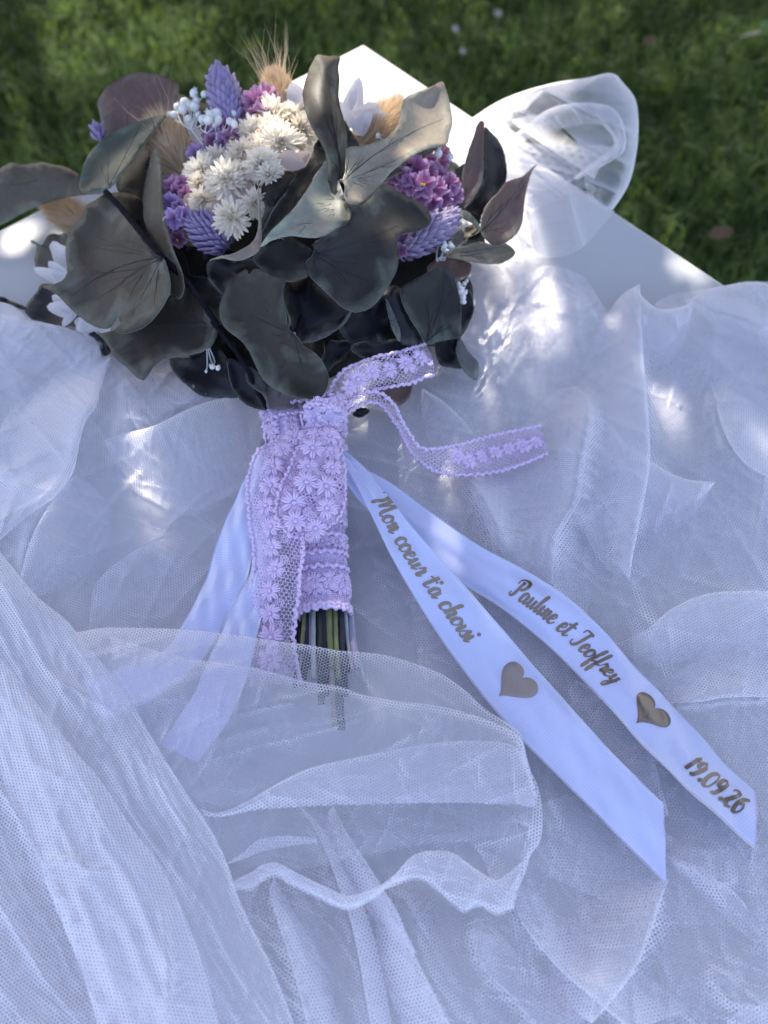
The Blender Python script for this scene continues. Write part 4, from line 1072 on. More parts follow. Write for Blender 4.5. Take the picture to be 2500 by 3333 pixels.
def whead():
    """mesh parts of one white everlasting flower of radius 1"""
    out = []
    for L_, w_, c_ in ((.95, .11, .05), (.95, .13, .22), (.9, .10, -.12), (1.0, .12, .35)):
        pv, pf = narrow(L_, w_, c_)
        out.append(mesh("petal", pv, pf, M_wp))
    inner = []
    for s in range(3):
        mb = MB()
        ring(mb, narrow(0.95, 0.12, -0.05), 20, -0.12, 0.1, 0.13, -0.02, twist=.3)
        ring(mb, narrow(0.90, 0.105, 0.15), 24, 0.28, 0.08, 0.14, 0.03, twist=.5)
        ring(mb, narrow(0.78, 0.09, 0.2), 24, 0.52, 0.07, 0.15, 0.06)
        ring(mb, narrow(0.60, 0.07, 0.25), 20, 0.82, 0.05, 0.16, 0.1)
        v, f = mb.out()
        inner.append(mesh("inner_petals", v, f, M_wp))
    mb = MB()
    sv, sf = icos(1)
    mb.add(sv * (.2, .2, .1) + (0, 0, .08), sf)
    for _ in range(46):
        r, a = 0.24 * math.sqrt(random.random()), random.random() * 6.28
        v, f = tube([(r * math.cos(a), r * math.sin(a), .1), (1.35 * r * math.cos(a), 1.35 * r * math.sin(a), .34 - .3 * r)], [0.022, 0.012], 4)
        mb.add(v, f)
    v, f = mb.out()
    return out, inner, mesh("flower_center", v, f, M_cream)
PET, INN, CEN = whead()
heads = [('B', 640, 545, 100, -4, -.1, .55), ('B', 735, 560, 85, -8, .35, .5), ('B', 790, 620, 80, -10, .4, .3), ('B', 540, 640, 88, -4, -.2, .4), ('B', 690, 690, 108, 2, .15, .3), ('B', 620, 620, 80, -4, 0, .4),
         ('B', 580, 810, 98, 4, .05, .15), ('B', 395, 890, 104, 4, -.1, .05), ('B', 255, 845, 90, 0, -.4, .3), ('B', 345, 775, 70, -6, -.25, .5), ('B', 480, 745, 72, -2, -.1, .4), ('B', 268, 995, 72, -2, -.75, -.2),
         ('B', 420, 1095, 98, 2, -.2, -.25), ('B', 545, 1015, 78, -3, .5, -.2), ('B', 470, 950, 66, -6, .1, -.2), ('B', 815, 520, 60, -14, .5, .5), ('B', 590, 720, 76, -4, 0, .3), ('B', 660, 620, 70, 0, .1, .5), ('B', 320, 900, 70, -6, -.4, .1), ('B', 500, 860, 74, -4, .1, .1), ('B', 760, 690, 66, -8, .5, .1), ('B', 340, 1000, 60, -10, -.3, -.2), ('B', 440, 800, 70, -4, -.1, .4)]
heads += [(c_, x + random.uniform(-70, 70), y + random.uniform(-60, 70), r * random.uniform(.5, .75), off - 1, a + random.gauss(0, .25), b + random.gauss(0, .25)) for c_, x, y, r, off, a, b in heads * 2 if y < 1000 and x < 760]
for i, (c_, x, y, r, off, a, b) in enumerate(heads):
    p, mpp = place(c_, x, y, off - 6)
    R_ = r * mpp * 1.06
    fl_ = empty("white_flower", p - wpos(bouquet))
    fl_.parent = bouquet
    B = basis(facing(p, a, b), (math.cos(i * 1.7), math.sin(i * 1.7), 0.2))
    sq = np.diag([1, random.uniform(.82, 1.05), random.uniform(.8, 1.3)])
    put("inner_petals", INN[i % 3], fl_, M4((0, 0, 0), B @ sq, R_), kind='stuff')
    put("flower_center", CEN, fl_, M4((0, 0, 0), B, R_ * (0.95 if i % 3 else 0.75)))
    np_ = 18 if i < 14 else 0
    for k in range(np_):
        an = 2 * math.pi * k / 18 + random.gauss(0, .09)
        ti = 0.10 + random.gauss(0, .2)
        r1 = np.array([[math.cos(an), -math.sin(an), 0], [math.sin(an), math.cos(an), 0], [0, 0, 1]]) @ np.array([[math.cos(ti), 0, -math.sin(ti)], [0, 1, 0], [math.sin(ti), 0, math.cos(ti)]])
        rl = np.array([[1, 0, 0], [0, math.cos(.5 * random.gauss(0, 1)), 0], [0, 0, 1]])
        put("petal", PET[random.randrange(4)], fl_, M4(B @ (r1 @ np.array([0.08, 0, 0])) * R_, B @ r1, R_ * random.uniform(.72, .98)))
# blush bracts below the white flowers
for c_, x, y, L, az, off in [('B', 745, 790, 90, .3, -6), ('B', 470, 930, 70, 2.4, -8), ('B', 195, 1010, 60, 1.5, -8), ('B', 590, 1000, 60, -1.0, -9), ('B', 690, 1225, 34, .1, -2), ('B', 345, 1040, 60, 2.0, -10), ('B', 800, 770, 60, -.6, -8)]:
    p, mpp = place(c_, x, y, off)
    v, f = flat_petal(L * mpp * 1.6, L * mpp * .6, 0.2)
    B = basis(facing(p, .1, .1), RT * math.cos(az) - UP * math.sin(az))
    put("bract", mesh("bract", v - (L * mpp * .8, 0, 0), f, M_blush), bouquet, M4(p - wpos(bouquet), B))

# statice florets
t = NT("statice_floret")
u_ = t.n("SeparateXYZ", {0: t.uv()}).outputs
oc = t.n("ObjectInfo").outputs['Color']
c = t.mix(t.ramp(u_[0], [(0.0, 1.0), (0.25, 0.55), (0.55, 0.1), (1.0, 0.0)]), oc, (0.09, 0.008, 0.06))
c = t.mix(t.ramp(u_[0], [(0.55, 0.0), (1.0, 0.65)]), c, (0.72, 0.55, 0.70))
c = t.mix(t.math('MULTIPLY', t.ramp(u_[1], [(0.0, 0.0), (0.75, 0.0), (0.95, 1.0)]), 0.55), c, (0.12, 0.01, 0.08))
c = t.mix(t.math('MULTIPLY', t.noise(t.obco(), 4, 4), 0.4), c, (0.5, 0.3, 0.5))
t.base(c, 0.7, 0.2)
tr = t.n("BsdfTranslucent", {0: c}); mx = t.n("MixShader", {0: 0.4, 1: t.b.outputs[0], 2: tr.outputs[0]}); t.set(t.o.inputs[0], mx.outputs[0])
M_stat = t.m
FLO = []
for s in range(4):
    rr = np.random.default_rng(50 + s)
    K = 50
    th = np.linspace(0, 2 * np.pi, K, endpoint=False)
    V, UVs = [], []
    for r in np.linspace(0.03, 1, 8):
        lobe = 0.60 + 0.40 * np.abs(np.cos(2.5 * th)) ** 0.9 + 0.05 * np.sin(15 * th + s) + 0.04 * rr.normal(0, 1, K)
        rad = r * (0.3 + 0.7 * (r * lobe + (1 - r)))
        z = 0.75 * r ** 0.8 - 0.25 * r ** 3 - 0.13 * r * np.cos(5 * th) + 0.05 * r * np.cos(10 * th + s) + 0.03 * rr.normal(0, 1, K) * r
        V.append(np.stack([rad * np.cos(th), rad * np.sin(th), z - .6], 1))
        UVs.append(np.stack([np.full(K, r), (0.5 + 0.5 * np.cos(5 * th)) ** 3], 1))
    FLO.append(mesh("floret", np.vstack(V), gridfaces(8, K, True), M_stat, uv=np.vstack(UVs)))
cv, cf = tube([(0, 0, -1.9), (0, 0, -1.2), (0, 0, -.55)], [0.08, 0.16, 0.12], 6)
CALYX = mesh("calyx", cv, cf, plain("calyx_brown", (0.12, 0.08, 0.07), 0.8))
sv, sf = icos(1)
STAMEN = mesh("stamen", np.vstack([sv * .12 + (0.06, 0, .25), sv * .1 + (-.08, .05, .2)]), sf + [[i + len(sv) for i in q] for q in sf], M_yel)
MG, PK, LV, PV = (0.38, 0.11, 0.29), (0.50, 0.19, 0.37), (0.36, 0.26, 0.60), (0.25, 0.08, 0.26)
def statice(c_, items, name="statice_sprig", label=None):
    x0, y0 = items[0][:2]
    p0, _ = place(c_, x0, y0, -10)
    e = empty(name, p0 - wpos(bouquet)); e.parent = bouquet
    if label: e['label'] = label
    for i, (x, y, r, off, a, b, col) in enumerate(items):
        r *= 1.22
        p, mpp = place(c_, x, y, off)
        B = basis(facing(p, a, b), (math.cos(i * 2.1), math.sin(i * 2.1), .3))
        o = put("floret", FLO[i % 4], e, M4(p - p0, B, r * mpp), color=tuple(np.clip(np.array(col) * random.uniform(.85, 1.15), 0, 1)))
        put("calyx", CALYX, e, M4(p - p0, B, r * mpp))
        if i % 7 == 3:
            put("stamen", STAMEN, e, M4(p - p0, B, r * mpp))
statice('B', [(552, 462, 62, 0, -.1, .1, PK), (618, 440, 58, -3, .4, .3, PK), (520, 500, 45, -5, -.5, 0, MG), (565, 535, 48, -4, .1, -.5, PV), (590, 500, 45, -6, .5, -.3, MG), (480, 525, 45, -8, -.5, .1, MG), (530, 560, 40, -10, 0, -.5, PV)], label="bright magenta statice sprig against the tan bunny tail")
statice('B', [(400, 605, 52, -6, .1, .2, MG), (455, 590, 42, -7, .4, .4, MG), (350, 640, 45, -8, -.3, 0, LV), (420, 660, 44, -6, .3, -.2, MG), (320, 690, 46, -9, -.3, -.2, PV), (385, 690, 48, -8, 0, -.3, LV), (430, 700, 36, -10, .4, -.2, PV),
              (225, 740, 44, -8, -.2, .3, LV), (300, 640, 40, -10, -.4, .4, PV), (470, 640, 36, -9, .3, .2, PK)], label="mauve statice sprig behind the white flowers")
statice('D', [(1165, 230, 62, -2, -.3, .1, PK), (1245, 215, 58, -4, .3, .3, MG), (1200, 265, 50, -4, .1, -.3, PK), (1260, 275, 48, -6, .4, -.2, PK), (1125, 260, 46, -6, -.5, .1, LV), (1145, 335, 60, 0, -.5, .2, LV), (1215, 360, 46, -4, .3, .1, LV),
              (1175, 440, 62, 3, -.1, -.1, LV), (1245, 410, 50, 0, .3, 0, LV), (1180, 520, 48, -8, -.3, -.4, PV), (1200, 580, 50, -10, -.2, -.4, PV), (1130, 400, 40, -8, -.5, -.1, PV), (1170, 175, 40, -4, -.1, .5, PK)], label="lilac statice sprig on the left of the white flowers")
statice('C', [(835, 820, 66, 4, -.1, .3, MG), (905, 840, 58, 2, .2, .3, MG), (745, 880, 60, 0, -.4, .2, PV), (880, 925, 68, 6, 0, 0, MG), (800, 920, 56, 2, -.3, 0, MG), (960, 945, 58, 2, .3, 0, MG), (1045, 920, 58, 0, .4, .2, MG), (1075, 985, 52, -4, .5, 0, PV),
              (690, 900, 44, -6, -.6, .2, PK), (985, 780, 50, -6, .2, .5, MG), (1005, 720, 40, -9, .3, .6, PK), (905, 770, 44, -5, 0, .6, MG), (940, 1040, 50, -4, .1, -.4, PV), (870, 1000, 50, -2, -.1, -.4, MG), (1010, 1010, 48, -6, .4, -.3, PV), (980, 880, 50, -4, .3, .2, PV),
              (770, 960, 40, -6, -.4, -.3, PV), (820, 770, 40, -6, -.3, .6, PK), (960, 840, 46, -6, .3, .4, PK), (760, 1245, 48, -8, -.4, 0, MG), (745, 1320, 40, -10, -.4, -.3, PV), (900, 745, 34, -6, 0, .7, (.8, .7, .75))], label="dense magenta statice sprig under the long pale leaf")

# lavender canary-grass spikes
u = np.linspace(0, 1, 6)[:, None]; s = np.linspace(-1, 1, 5)[None]
pr = np.sin(np.pi * np.clip(u * .86 + .14, 0, 1)) ** 0.9
bv = np.stack([u + 0 * s, 0.25 * pr * s, 0.20 * pr * (1 - np.abs(s)) - 0.06 * u ** 3], -1).reshape(-1, 3)
t = NT("lavender_bract")
oc = t.n("ObjectInfo").outputs['Color']
bx = t.n("SeparateXYZ", {0: t.obco()}).outputs
c = t.mix(t.ramp(bx[0], [(0.0, 0.0), (0.35, 0.15), (1.0, 0.8)]), t.mix(1.0, oc, (.8, .75, .85), 'MULTIPLY'), t.mix(0.6, oc, (0.72, 0.64, 0.78)))
c = t.mix(t.math('MULTIPLY', t.noise(t.obco(), 6, 4), 0.28), c, (0.2, 0.15, 0.34))
t.base(c, 0.65, 0.3)
tr = t.n("BsdfTranslucent", {0: c}); mx = t.n("MixShader", {0: 0.3, 1: t.b.outputs[0], 2: tr.outputs[0]}); t.set(t.o.inputs[0], mx.outputs[0])
BRACT = mesh("bract", bv, gridfaces(6, 5), t.m)
CORE = {}
def spike(c_, x0, y0, x1, y1, w, off0, off1, n, col, bl=0.42, open_=0.62, label=None):
    """base (x0, y0) to tip (x1, y1), w: width in crop pixels"""
    a, mpp = place(c_, x0, y0, off0); b, _ = place(c_, x1, y1, off1)
    ax = b - a; L = np.linalg.norm(ax); rad = w * mpp / 2 * .72
    B = basis(ax, CAM - a)
    e = empty("lavender_spike", a - wpos(bouquet)); e.parent = bouquet
    if label: e['label'] = label
    v, f = icos(2)
    v = v * (rad * .8, rad * .8, L * .47) + (0, 0, L * .45)
    o = put("core", mesh("core", v, f, plain("spike_core", tuple(x * .5 for x in col), 0.9)), e, M4((0, 0, 0), B))
    for i in range(n):
        q = (i + .5) / n
        an = i * 2.39996
        rr_ = rad * (math.sin(math.pi * min(1, q * .85 + .12)) ** .6)
        pt = np.array([math.cos(an) * rr_ * .8, math.sin(an) * rr_ * .8, L * (q * .84)])
        op = open_ * (1.3 - q * .8) + random.gauss(0, .10)
        d = np.array([math.cos(an) * math.sin(op), math.sin(an) * math.sin(op), math.cos(op)])
        o_ = np.array([math.cos(an) * math.cos(op), math.sin(an) * math.cos(op), -math.sin(op)])
        Bb = np.stack([d, np.cross(o_, d), o_], 1)
        sc = L * bl * (.75 + .25 * math.sin(math.pi * q)) * random.uniform(.85, 1.1)
        put("bract", BRACT, e, M4(B @ pt, B @ Bb @ np.diag([1, .85, 1.0]), sc), color=tuple(np.array(col) * random.uniform(.8, 1.2)))
LA, LB = (0.42, 0.35, 0.58), (0.29, 0.23, 0.36)
spike('B', 430, 590, 335, 262, 165, -8, 0, 170, LA, .18, label="upright lavender spike beside the bunny tail")
spike('D', 1545, 625, 1265, 425, 300, -14, 2, 150, (0.24, 0.18, 0.36), .24, .7, label="fat purple spike shaped like a cone, below the white flowers")
spike('C', 740, 1330, 1112, 1075, 190, -14, -4, 160, LB, .19, label="grey lavender spike pointing right under the magenta statice")
spike('A', 610, 850, 575, 745, 70, -10, -8, 16, LA, .5, label="small lavender spike peeping out at the far left")
spike('E', 1165, 330, 1250, 300, 90, -14, -8, 20, LB, .5)

# bunny tails
t = NT("bunny_tail_hair")
c = t.mix(t.attr("rnd"), (0.60, 0.44, 0.27), (0.84, 0.70, 0.52))
d = t.n("BsdfDiffuse", {0: c}); tr = t.n("BsdfTranslucent", {0: c}); mx = t.n("MixShader", {0: 0.45, 1: d.outputs[0], 2: tr.outputs[0]}); t.set(t.o.inputs[0], mx.outputs[0])
M_hair = t.m
M_tcore = plain("bunny_tail_core", (0.56, 0.42, 0.26), 0.9)
def hairs(n, L, rad, B, hl, spread, thick, qpow=1.0, q0=0.0, bend=0.3):
    q = q0 + (1 - q0) * rng.uniform(0, 1, n) ** qpow
    an = rng.uniform(0, 2 * np.pi, n)
    rr_ = rad * np.sin(np.pi * np.clip(q * .86 + .1, 0, 1)) ** .7
    p = np.stack([np.cos(an) * rr_, np.sin(an) * rr_, L * q], 1)
    op = spread * (1 - .5 * q) * rng.uniform(.5, 1.3, n)
    d = np.stack([np.cos(an) * np.sin(op), np.sin(an) * np.sin(op), np.cos(op)], 1) + rng.normal(0, .1, (n, 3))
    hl_ = hl * rng.uniform(.55, 1.15, n)[:, None]
    bd = rng.normal(0, 1, (n, 3)) * bend * .25
    pts = [p, p + d * hl_ * .5, p + (d + bd) * hl_]
    sd_ = np.cross(d, rng.normal(0, 1, (n, 3))); sd_ /= np.linalg.norm(sd_, axis=1)[:, None]
    V = np.stack([pts[0] - sd_ * thick, pts[0] + sd_ * thick, pts[1] + sd_ * thick * .7, pts[1] - sd_ * thick * .7, pts[2]], 1).reshape(-1, 3) @ B.T
    b = np.arange(n) * 5
    F = np.concatenate([np.stack([b, b + 1, b + 2, b + 3], 1)]).tolist() + np.stack([b + 3, b + 2, b + 4], 1).tolist()
    return V, F, np.repeat(rng.uniform(0, 1, n), 5)
def bunny(c_, x0, y0, x1, y1, w, off0, off1, awn=0, awnL=.8, label=None, n=5200):
    a, mpp = place(c_, x0, y0, off0); b, _ = place(c_, x1, y1, off1)
    L = np.linalg.norm(b - a); rad = w * mpp / 2 * .66
    B = basis(b - a, CAM - a)
    e = empty("bunny_tail", a - wpos(bouquet), label); e.parent = bouquet
    v, f = icos(3)
    put("core", mesh("core", v * (rad * .92, rad * .92, L * .46) + (0, 0, L * .46), f, M_tcore), e, M4((0, 0, 0), B))
    V, F, rv_ = hairs(n, L * .92, rad, B, L * .24, .75, 0.00018)
    put("fluff", mesh("fluff", V, F, M_hair, attrs={'rnd': rv_}), e, kind='stuff')
    if awn:
        V, F, rv_ = hairs(awn, L * .95, rad * .9, B, L * awnL * 1.5, .46, 0.00016, q0=.2, bend=.5)
        put("awns", mesh("awns", V, F, M_hair, attrs={'rnd': rv_ * .6 + .4}), e, kind='stuff')
    v, f = tube([(0, 0, 0), tuple(-(B[:, 2]) * L * .6 - np.array([0, 0, .004])), tuple(-(B[:, 2]) * L * 1.1 - np.array([0, 0, .02]))], .0008, 5)
    put("stem", mesh("stem", v, f, M_tcore), e)
bunny('B', 690, 500, 645, 305, 175, -16, -4, 64, .95, "tan bunny tail with long bristles standing at the top")
bunny('B', 165, 860, 20, 570, 190, -18, -14, 26, .6, "tan bunny tail tucked behind the folded leaf at the upper left")
bunny('D', 640, 530, 330, 330, 200, -34, -34, 8, .5, "tan bunny tail poking out on the left over the white table")
bunny('B', 1110, 720, 1330, 490, 190, -22, -16, 14, .5, "tan bunny tail lying behind the long pale leaf")

# baby's breath
M_gyp = plain("babys_breath", (0.84, 0.82, 0.78), 0.8, var=0.08, scale=500)
mb = MB(); v, f = icos(2)
v = v * (1, 1, 1.15); v = v * (1 + .05 * np.sin(9 * v[:, :1]) * np.sin(8 * v[:, 1:2] + 1)); mb.add(v, f)
for k in range(5):
    a = k * 1.257
    mb.add(*tube([(math.cos(a) * .25, math.sin(a) * .25, .95), (math.cos(a) * .5, math.sin(a) * .5, 1.55)], [.16, .03], 4))
v, f = mb.out()
BUD = mesh("bud", v, f, M_gyp)
def gyps(c_, root, offr, buds, label=None, forks=()):
    p0, mpp = place(c_, *root, offr)
    e = empty("babys_breath_sprig", p0 - wpos(bouquet), label); e.parent = bouquet
    mb = MB()
    fk = [place(c_, x, y, o)[0] - p0 for x, y, o in forks] or [np.zeros(3)]
    for q in fk:
        mid_ = q * .5 + np.array([.001, 0, -.003])
        mb.add(*tube(catmull([np.zeros(3), mid_, q], 8), [.0006] * 8, 5))
    for i, (x, y, r, off) in enumerate(buds):
        p, mpp = place(c_, x, y, off)
        p = p - p0
        q = min(fk, key=lambda k: np.linalg.norm(k - p))
        d = facing(p + p0, random.gauss(0, .5), .5 + random.gauss(0, .4), .4)
        mb.add(*tube(catmull([q, q * .4 + p * .6 - d * .004, p], 8), [.00042] * 8, 5))
        put("bud", BUD, e, M4(p, basis(d), r * mpp))
    v, f = mb.out()
    put("stem", mesh("stem", v, f, M_gyp), e)
gb = [(1163, 558, 22, 0), (1228, 566, 20, -2), (1182, 603, 18, -3), (1108, 615, 26, -4), (1098, 655, 26, -2), (1170, 640, 26, 0), (1045, 690, 22, -4), (1060, 640, 18, -6), (1130, 712, 20, 2), (1285, 638, 24, -3), (1335, 630, 22, -6), (1362, 655, 18, -5),
      (1300, 680, 28, 2), (1265, 690, 26, 3), (1250, 720, 26, 4), (1310, 720, 24, 0), (1398, 682, 22, -2), (1388, 628, 14, -6), (1378, 728, 20, 3), (1405, 745, 20, 2), (1140, 640, 22, -6), (1020, 690, 18, -6), (1215, 715, 22, 0), (1290, 745, 18, -2), (1325, 665, 20, -3), (1190, 690, 16, -4)]
gyps('A', (1265, 910), -14, gb, "white baby's breath sprig at the top left of the head", [(1200, 850, -8), (1240, 800, -4), (1300, 800, -4), (1150, 780, -8), (1340, 790, -6)])
gyps('C', (960, 820), -12, [(970, 735, 24, -2), (1045, 755, 18, -4), (1040, 775, 12, -5), (610, 630, 14, 0), (930, 720, 14, -6)])
gyps('E', (1430, 640), -26, [(1500, 565, 14, -14), (1490, 580, 16, -12), (1515, 585, 14, -14), (1505, 610, 16, -12), (1508, 634, 14, -13), (1486, 555, 12, -14), (1525, 520, 10, -16), (1510, 535, 11, -15), (1538, 490, 8, -18), (1480, 535, 11, -14)])
gyps('C', (960, 1370), -12, [(1010, 1290, 16, -6), (1045, 1290, 18, -5), (1020, 1325, 16, -4), (1000, 1310, 14, -6), (1060, 1300, 10, -5), (1005, 1270, 12, -7)])
gyps('E', (120, 850), -14, [(150, 985, 14, -12), (182, 992, 13, -12), (118, 1010, 8, -12)])

# large white petals at the edges of the head
def bigflower(c_, x, y, off, petals, label=None):
    p0, mpp = place(c_, x, y, off)
    e = empty("white_petal_flower", p0 - wpos(bouquet), label); e.parent = bouquet
    for (px, py, L, wd_, az, curl, tilt) in petals:
        p, _ = place(c_, px, py, off)
        v, f = flat_petal(L * mpp, wd_ * mpp, curl, 12, 7, .9, .35, .42)
        X = RT * math.cos(az) - UP * math.sin(az)
        B = basis(facing(p, tilt[0], tilt[1]), X)
        put("petal", mesh("petal", v, f, M_hyd), e, M4(p - p0, B))
bigflower('D', 460, 740, -14, [(455, 775, 175, 62, -2.15, .2, (.1, .3)), (450, 700, 120, 55, -2.5, .2, (-.2, .3)), (455, 860, 200, 50, -2.9, .25, (0, .2)), (470, 880, 170, 55, -2.35, .3, (-.2, .4)), (400, 790, 60, 30, -2.0, .2, (0, 0))], "white petalled flower behind the torn leaf, upper of two at the left")
bigflower('D', 520, 1090, -15, [(500, 1060, 160, 62, 3.25, .2, (-.1, .1)), (500, 1060, 120, 34, 2.2, .2, (-.2, -.1)), (500, 1060, 150, 56, -2.6, .3, (-.2, .4)), (540, 1100, 120, 50, 1.2, .2, (0, -.2)), (600, 1120, 130, 60, 1.5, .2, (0, -.2)),
                                (660, 1140, 100, 55, .9, .2, (.1, -.2)), (600, 1120, 100, 50, 2.4, .2, (0, -.3))], "white petalled flower below the torn leaf, lower of two at the left")
bigflower('B', 1070, 620, -14, [(1040, 540, 180, 42, -1.15, .15, (-.2, .3)), (1080, 560, 200, 48, -1.45, .2, (.1, .4)), (1080, 580, 150, 60, -.6, .3, (.2, .4)), (1100, 590, 150, 60, -.35, .3, (.3, .2)), (1040, 620, 130, 60, -1.7, .3, (-.3, .2)), (1070, 610, 90, 50, -1.1, .5, (.2, .2)),
                                (1090, 640, 120, 45, -.9, .4, (.1, .5)), (1130, 570, 100, 40, -1.2, .3, (.4, .4)), (790, 500, 120, 60, -1.9, .3, (0, .5)), (760, 490, 90, 50, -2.3, .3, (0, .5))], "white petalled flower between the tall leaf and the long pale leaf")
bigflower('A', 1240, 850, -22, [(1200, 860, 150, 40, -2.2, .2, (.2, .2))])

# ------------------------------------------------------------------ stems and lace wrap
SM = [plain("stem_navy", (0.03, 0.028, 0.05), 0.5, var=0.5), plain("stem_paper", (0.40, 0.43, 0.41), 0.8, var=0.15, scale=150), plain("stem_green", (0.05, 0.06, 0.04), 0.6, var=0.4, scale=120),
      plain("stem_tan", (0.42, 0.35, 0.2), 0.7, var=0.3, scale=120), plain("stem_lilac", (0.3, 0.27, 0.38), 0.6, var=0.3), plain("stem_olive", (0.22, 0.24, 0.1), 0.6, var=.3)]
# (colour, x at the wrap, x and y at the end, radius mm) in crop K
for m, xw, xe, ye, r in [(0, 500, 510, 1850, 2.0), (3, 520, 530, 1760, 1.0), (0, 535, 525, 1900, 2.0), (4, 558, 560, 1960, 1.8), (1, 590, 590, 2040, 1.4), (5, 612, 630, 2100, 1.2), (0, 650, 660, 1900, 3.6), (2, 680, 700, 1930, 1.6), (3, 700, 706, 1768, 1.6),
                         (2, 730, 760, 1960, 2.3), (2, 750, 800, 1990, 1.5), (1, 762, 830, 2010, 1.25), (1, 785, 900, 2080, 1.25), (4, 570, 575, 1900, 1.2), (0, 715, 735, 2040, 1.7), (2, 625, 640, 2200, 2.0), (3, 690, 720, 2330, 1.8), (2, 720, 760, 2350, 2.2), (0, 745, 790, 2150, 1.6)] + [(random.choice([0, 0, 2, 0, 4, 5, 3]), x_, x_ + (x_ - 640) * .35 + random.uniform(-25, 25), random.uniform(1820, 2150), random.uniform(1.2, 2.2)) for x_ in np.linspace(505, 790, 16)]:
    a = P('K', [(xw, 1560), (xw * .7 + xe * .3, 1660 + random.uniform(-5, 5)), ((xw + xe) / 2, (1650 + ye) / 2), (xe, ye)])
    p = catmull(a, 16)
    v, f = tube(W(p[:, 0], p[:, 1], np.linspace(35, 22 + random.uniform(0, 8), 16) + random.uniform(-4, 3)), r * .001 * (1 + .06 * np.sin(np.arange(16) * 2.3)), 8)
    obj("stem", v, f, SM[m], bouquet)

LILAC = (0.85, 0.69, 0.91)
M_cord = plain("lilac_yarn", LILAC, 0.9, 0.1, var=0.10, scale=900, translucent=0.15)
M_lnet = netmat("lilac_net", LILAC, 0.0024, -0.85, 0.5, 0.6, 0.02)
M_lback = plain("lilac_backing", (0.62, 0.52, 0.74), 0.8, 0.2, var=0.12, scale=400)

def emb_flower(seed):
    rr = np.random.default_rng(seed)
    mb = MB()
    u = np.linspace(0, 1, 7)[:, None]; a = np.linspace(0, 2 * np.pi, 6, endpoint=False)[None]
    for k in range(8):
        an = 2 * np.pi * k / 8 + rr.normal(0, .09)
        for sgn in (-.11, .11):
            r_ = 0.115 * np.sin(np.pi * np.clip(u * .9 + .07, 0, 1)) ** .6
            x = 0.2 + .8 * u * rr.uniform(.92, 1.05) + 0 * a
            y = sgn * np.sin(np.pi * u * .7 + .3) * 1.0 + r_ * np.cos(a); z = .12 * np.sin(np.pi * u) + r_ * np.sin(a) + .08
            q = np.stack([x, y, z], -1).reshape(-1, 3)
            q = np.stack([q[:, 0] * np.cos(an) - q[:, 1] * np.sin(an), q[:, 0] * np.sin(an) + q[:, 1] * np.cos(an), q[:, 2]], 1)
            mb.add(q, gridfaces(7, 6, True))
    v, f = icos(1); mb.add(v * (.22, .22, .18) + (0, 0, .12), f)
    v, f = mb.out()
    return mesh("embroidered_flower", v, f, M_cord)
EMB = [emb_flower(s) for s in range(3)]
mb = MB()
for k in range(7):
    a = 2 * np.pi * k / 7
    v, f = tube([(math.cos(b) * .28 + .62 * math.cos(a), math.sin(b) * .28 + .62 * math.sin(a), .12) for b in np.linspace(0, 6.28, 9)], .1, 5)
    mb.add(v, f)
v, f = mb.out(); RING = mesh("embroidered_ring", v, f, M_cord)

def cord(path, nrm, rad=0.00105, pitch=0.0047, amp=0.0008):
    """scalloped, tightly whipped edging along a path"""
    p = np.asarray(path, float)
    L = np.concatenate([[0], np.cumsum(np.linalg.norm(np.diff(p, axis=0), axis=1))])
    n = max(8, int(L[-1] / 0.00055))
    s = np.linspace(0, L[-1], n)
    q = np.stack([np.interp(s, L, p[:, k]) for k in range(3)], 1)
    nn = np.stack([np.interp(s, L, nrm[:, k]) for k in range(3)], 1)
    T = np.gradient(q, axis=0); T /= np.linalg.norm(T, axis=1)[:, None] + 1e-12
    sd_ = np.cross(nn, T)
    q = q + sd_ * (np.abs(np.sin(s / pitch * np.pi + 1.2 * np.sin(s / .013) + .8 * np.sin(s / .0071))) * amp * (1.6 + .7 * np.sin(s / .009)) - amp)[:, None] + nn * (.0006 + .0005 * np.sin(s / .0013 * 3))[:, None] + rng.normal(0, .00012, q.shape)
    r = rad * (0.75 + .35 * np.abs(np.sin(s / .0011 * np.pi / 2.0)) + .15 * np.sin(s / pitch * np.pi * 2))
    return tube(q, r, 6)

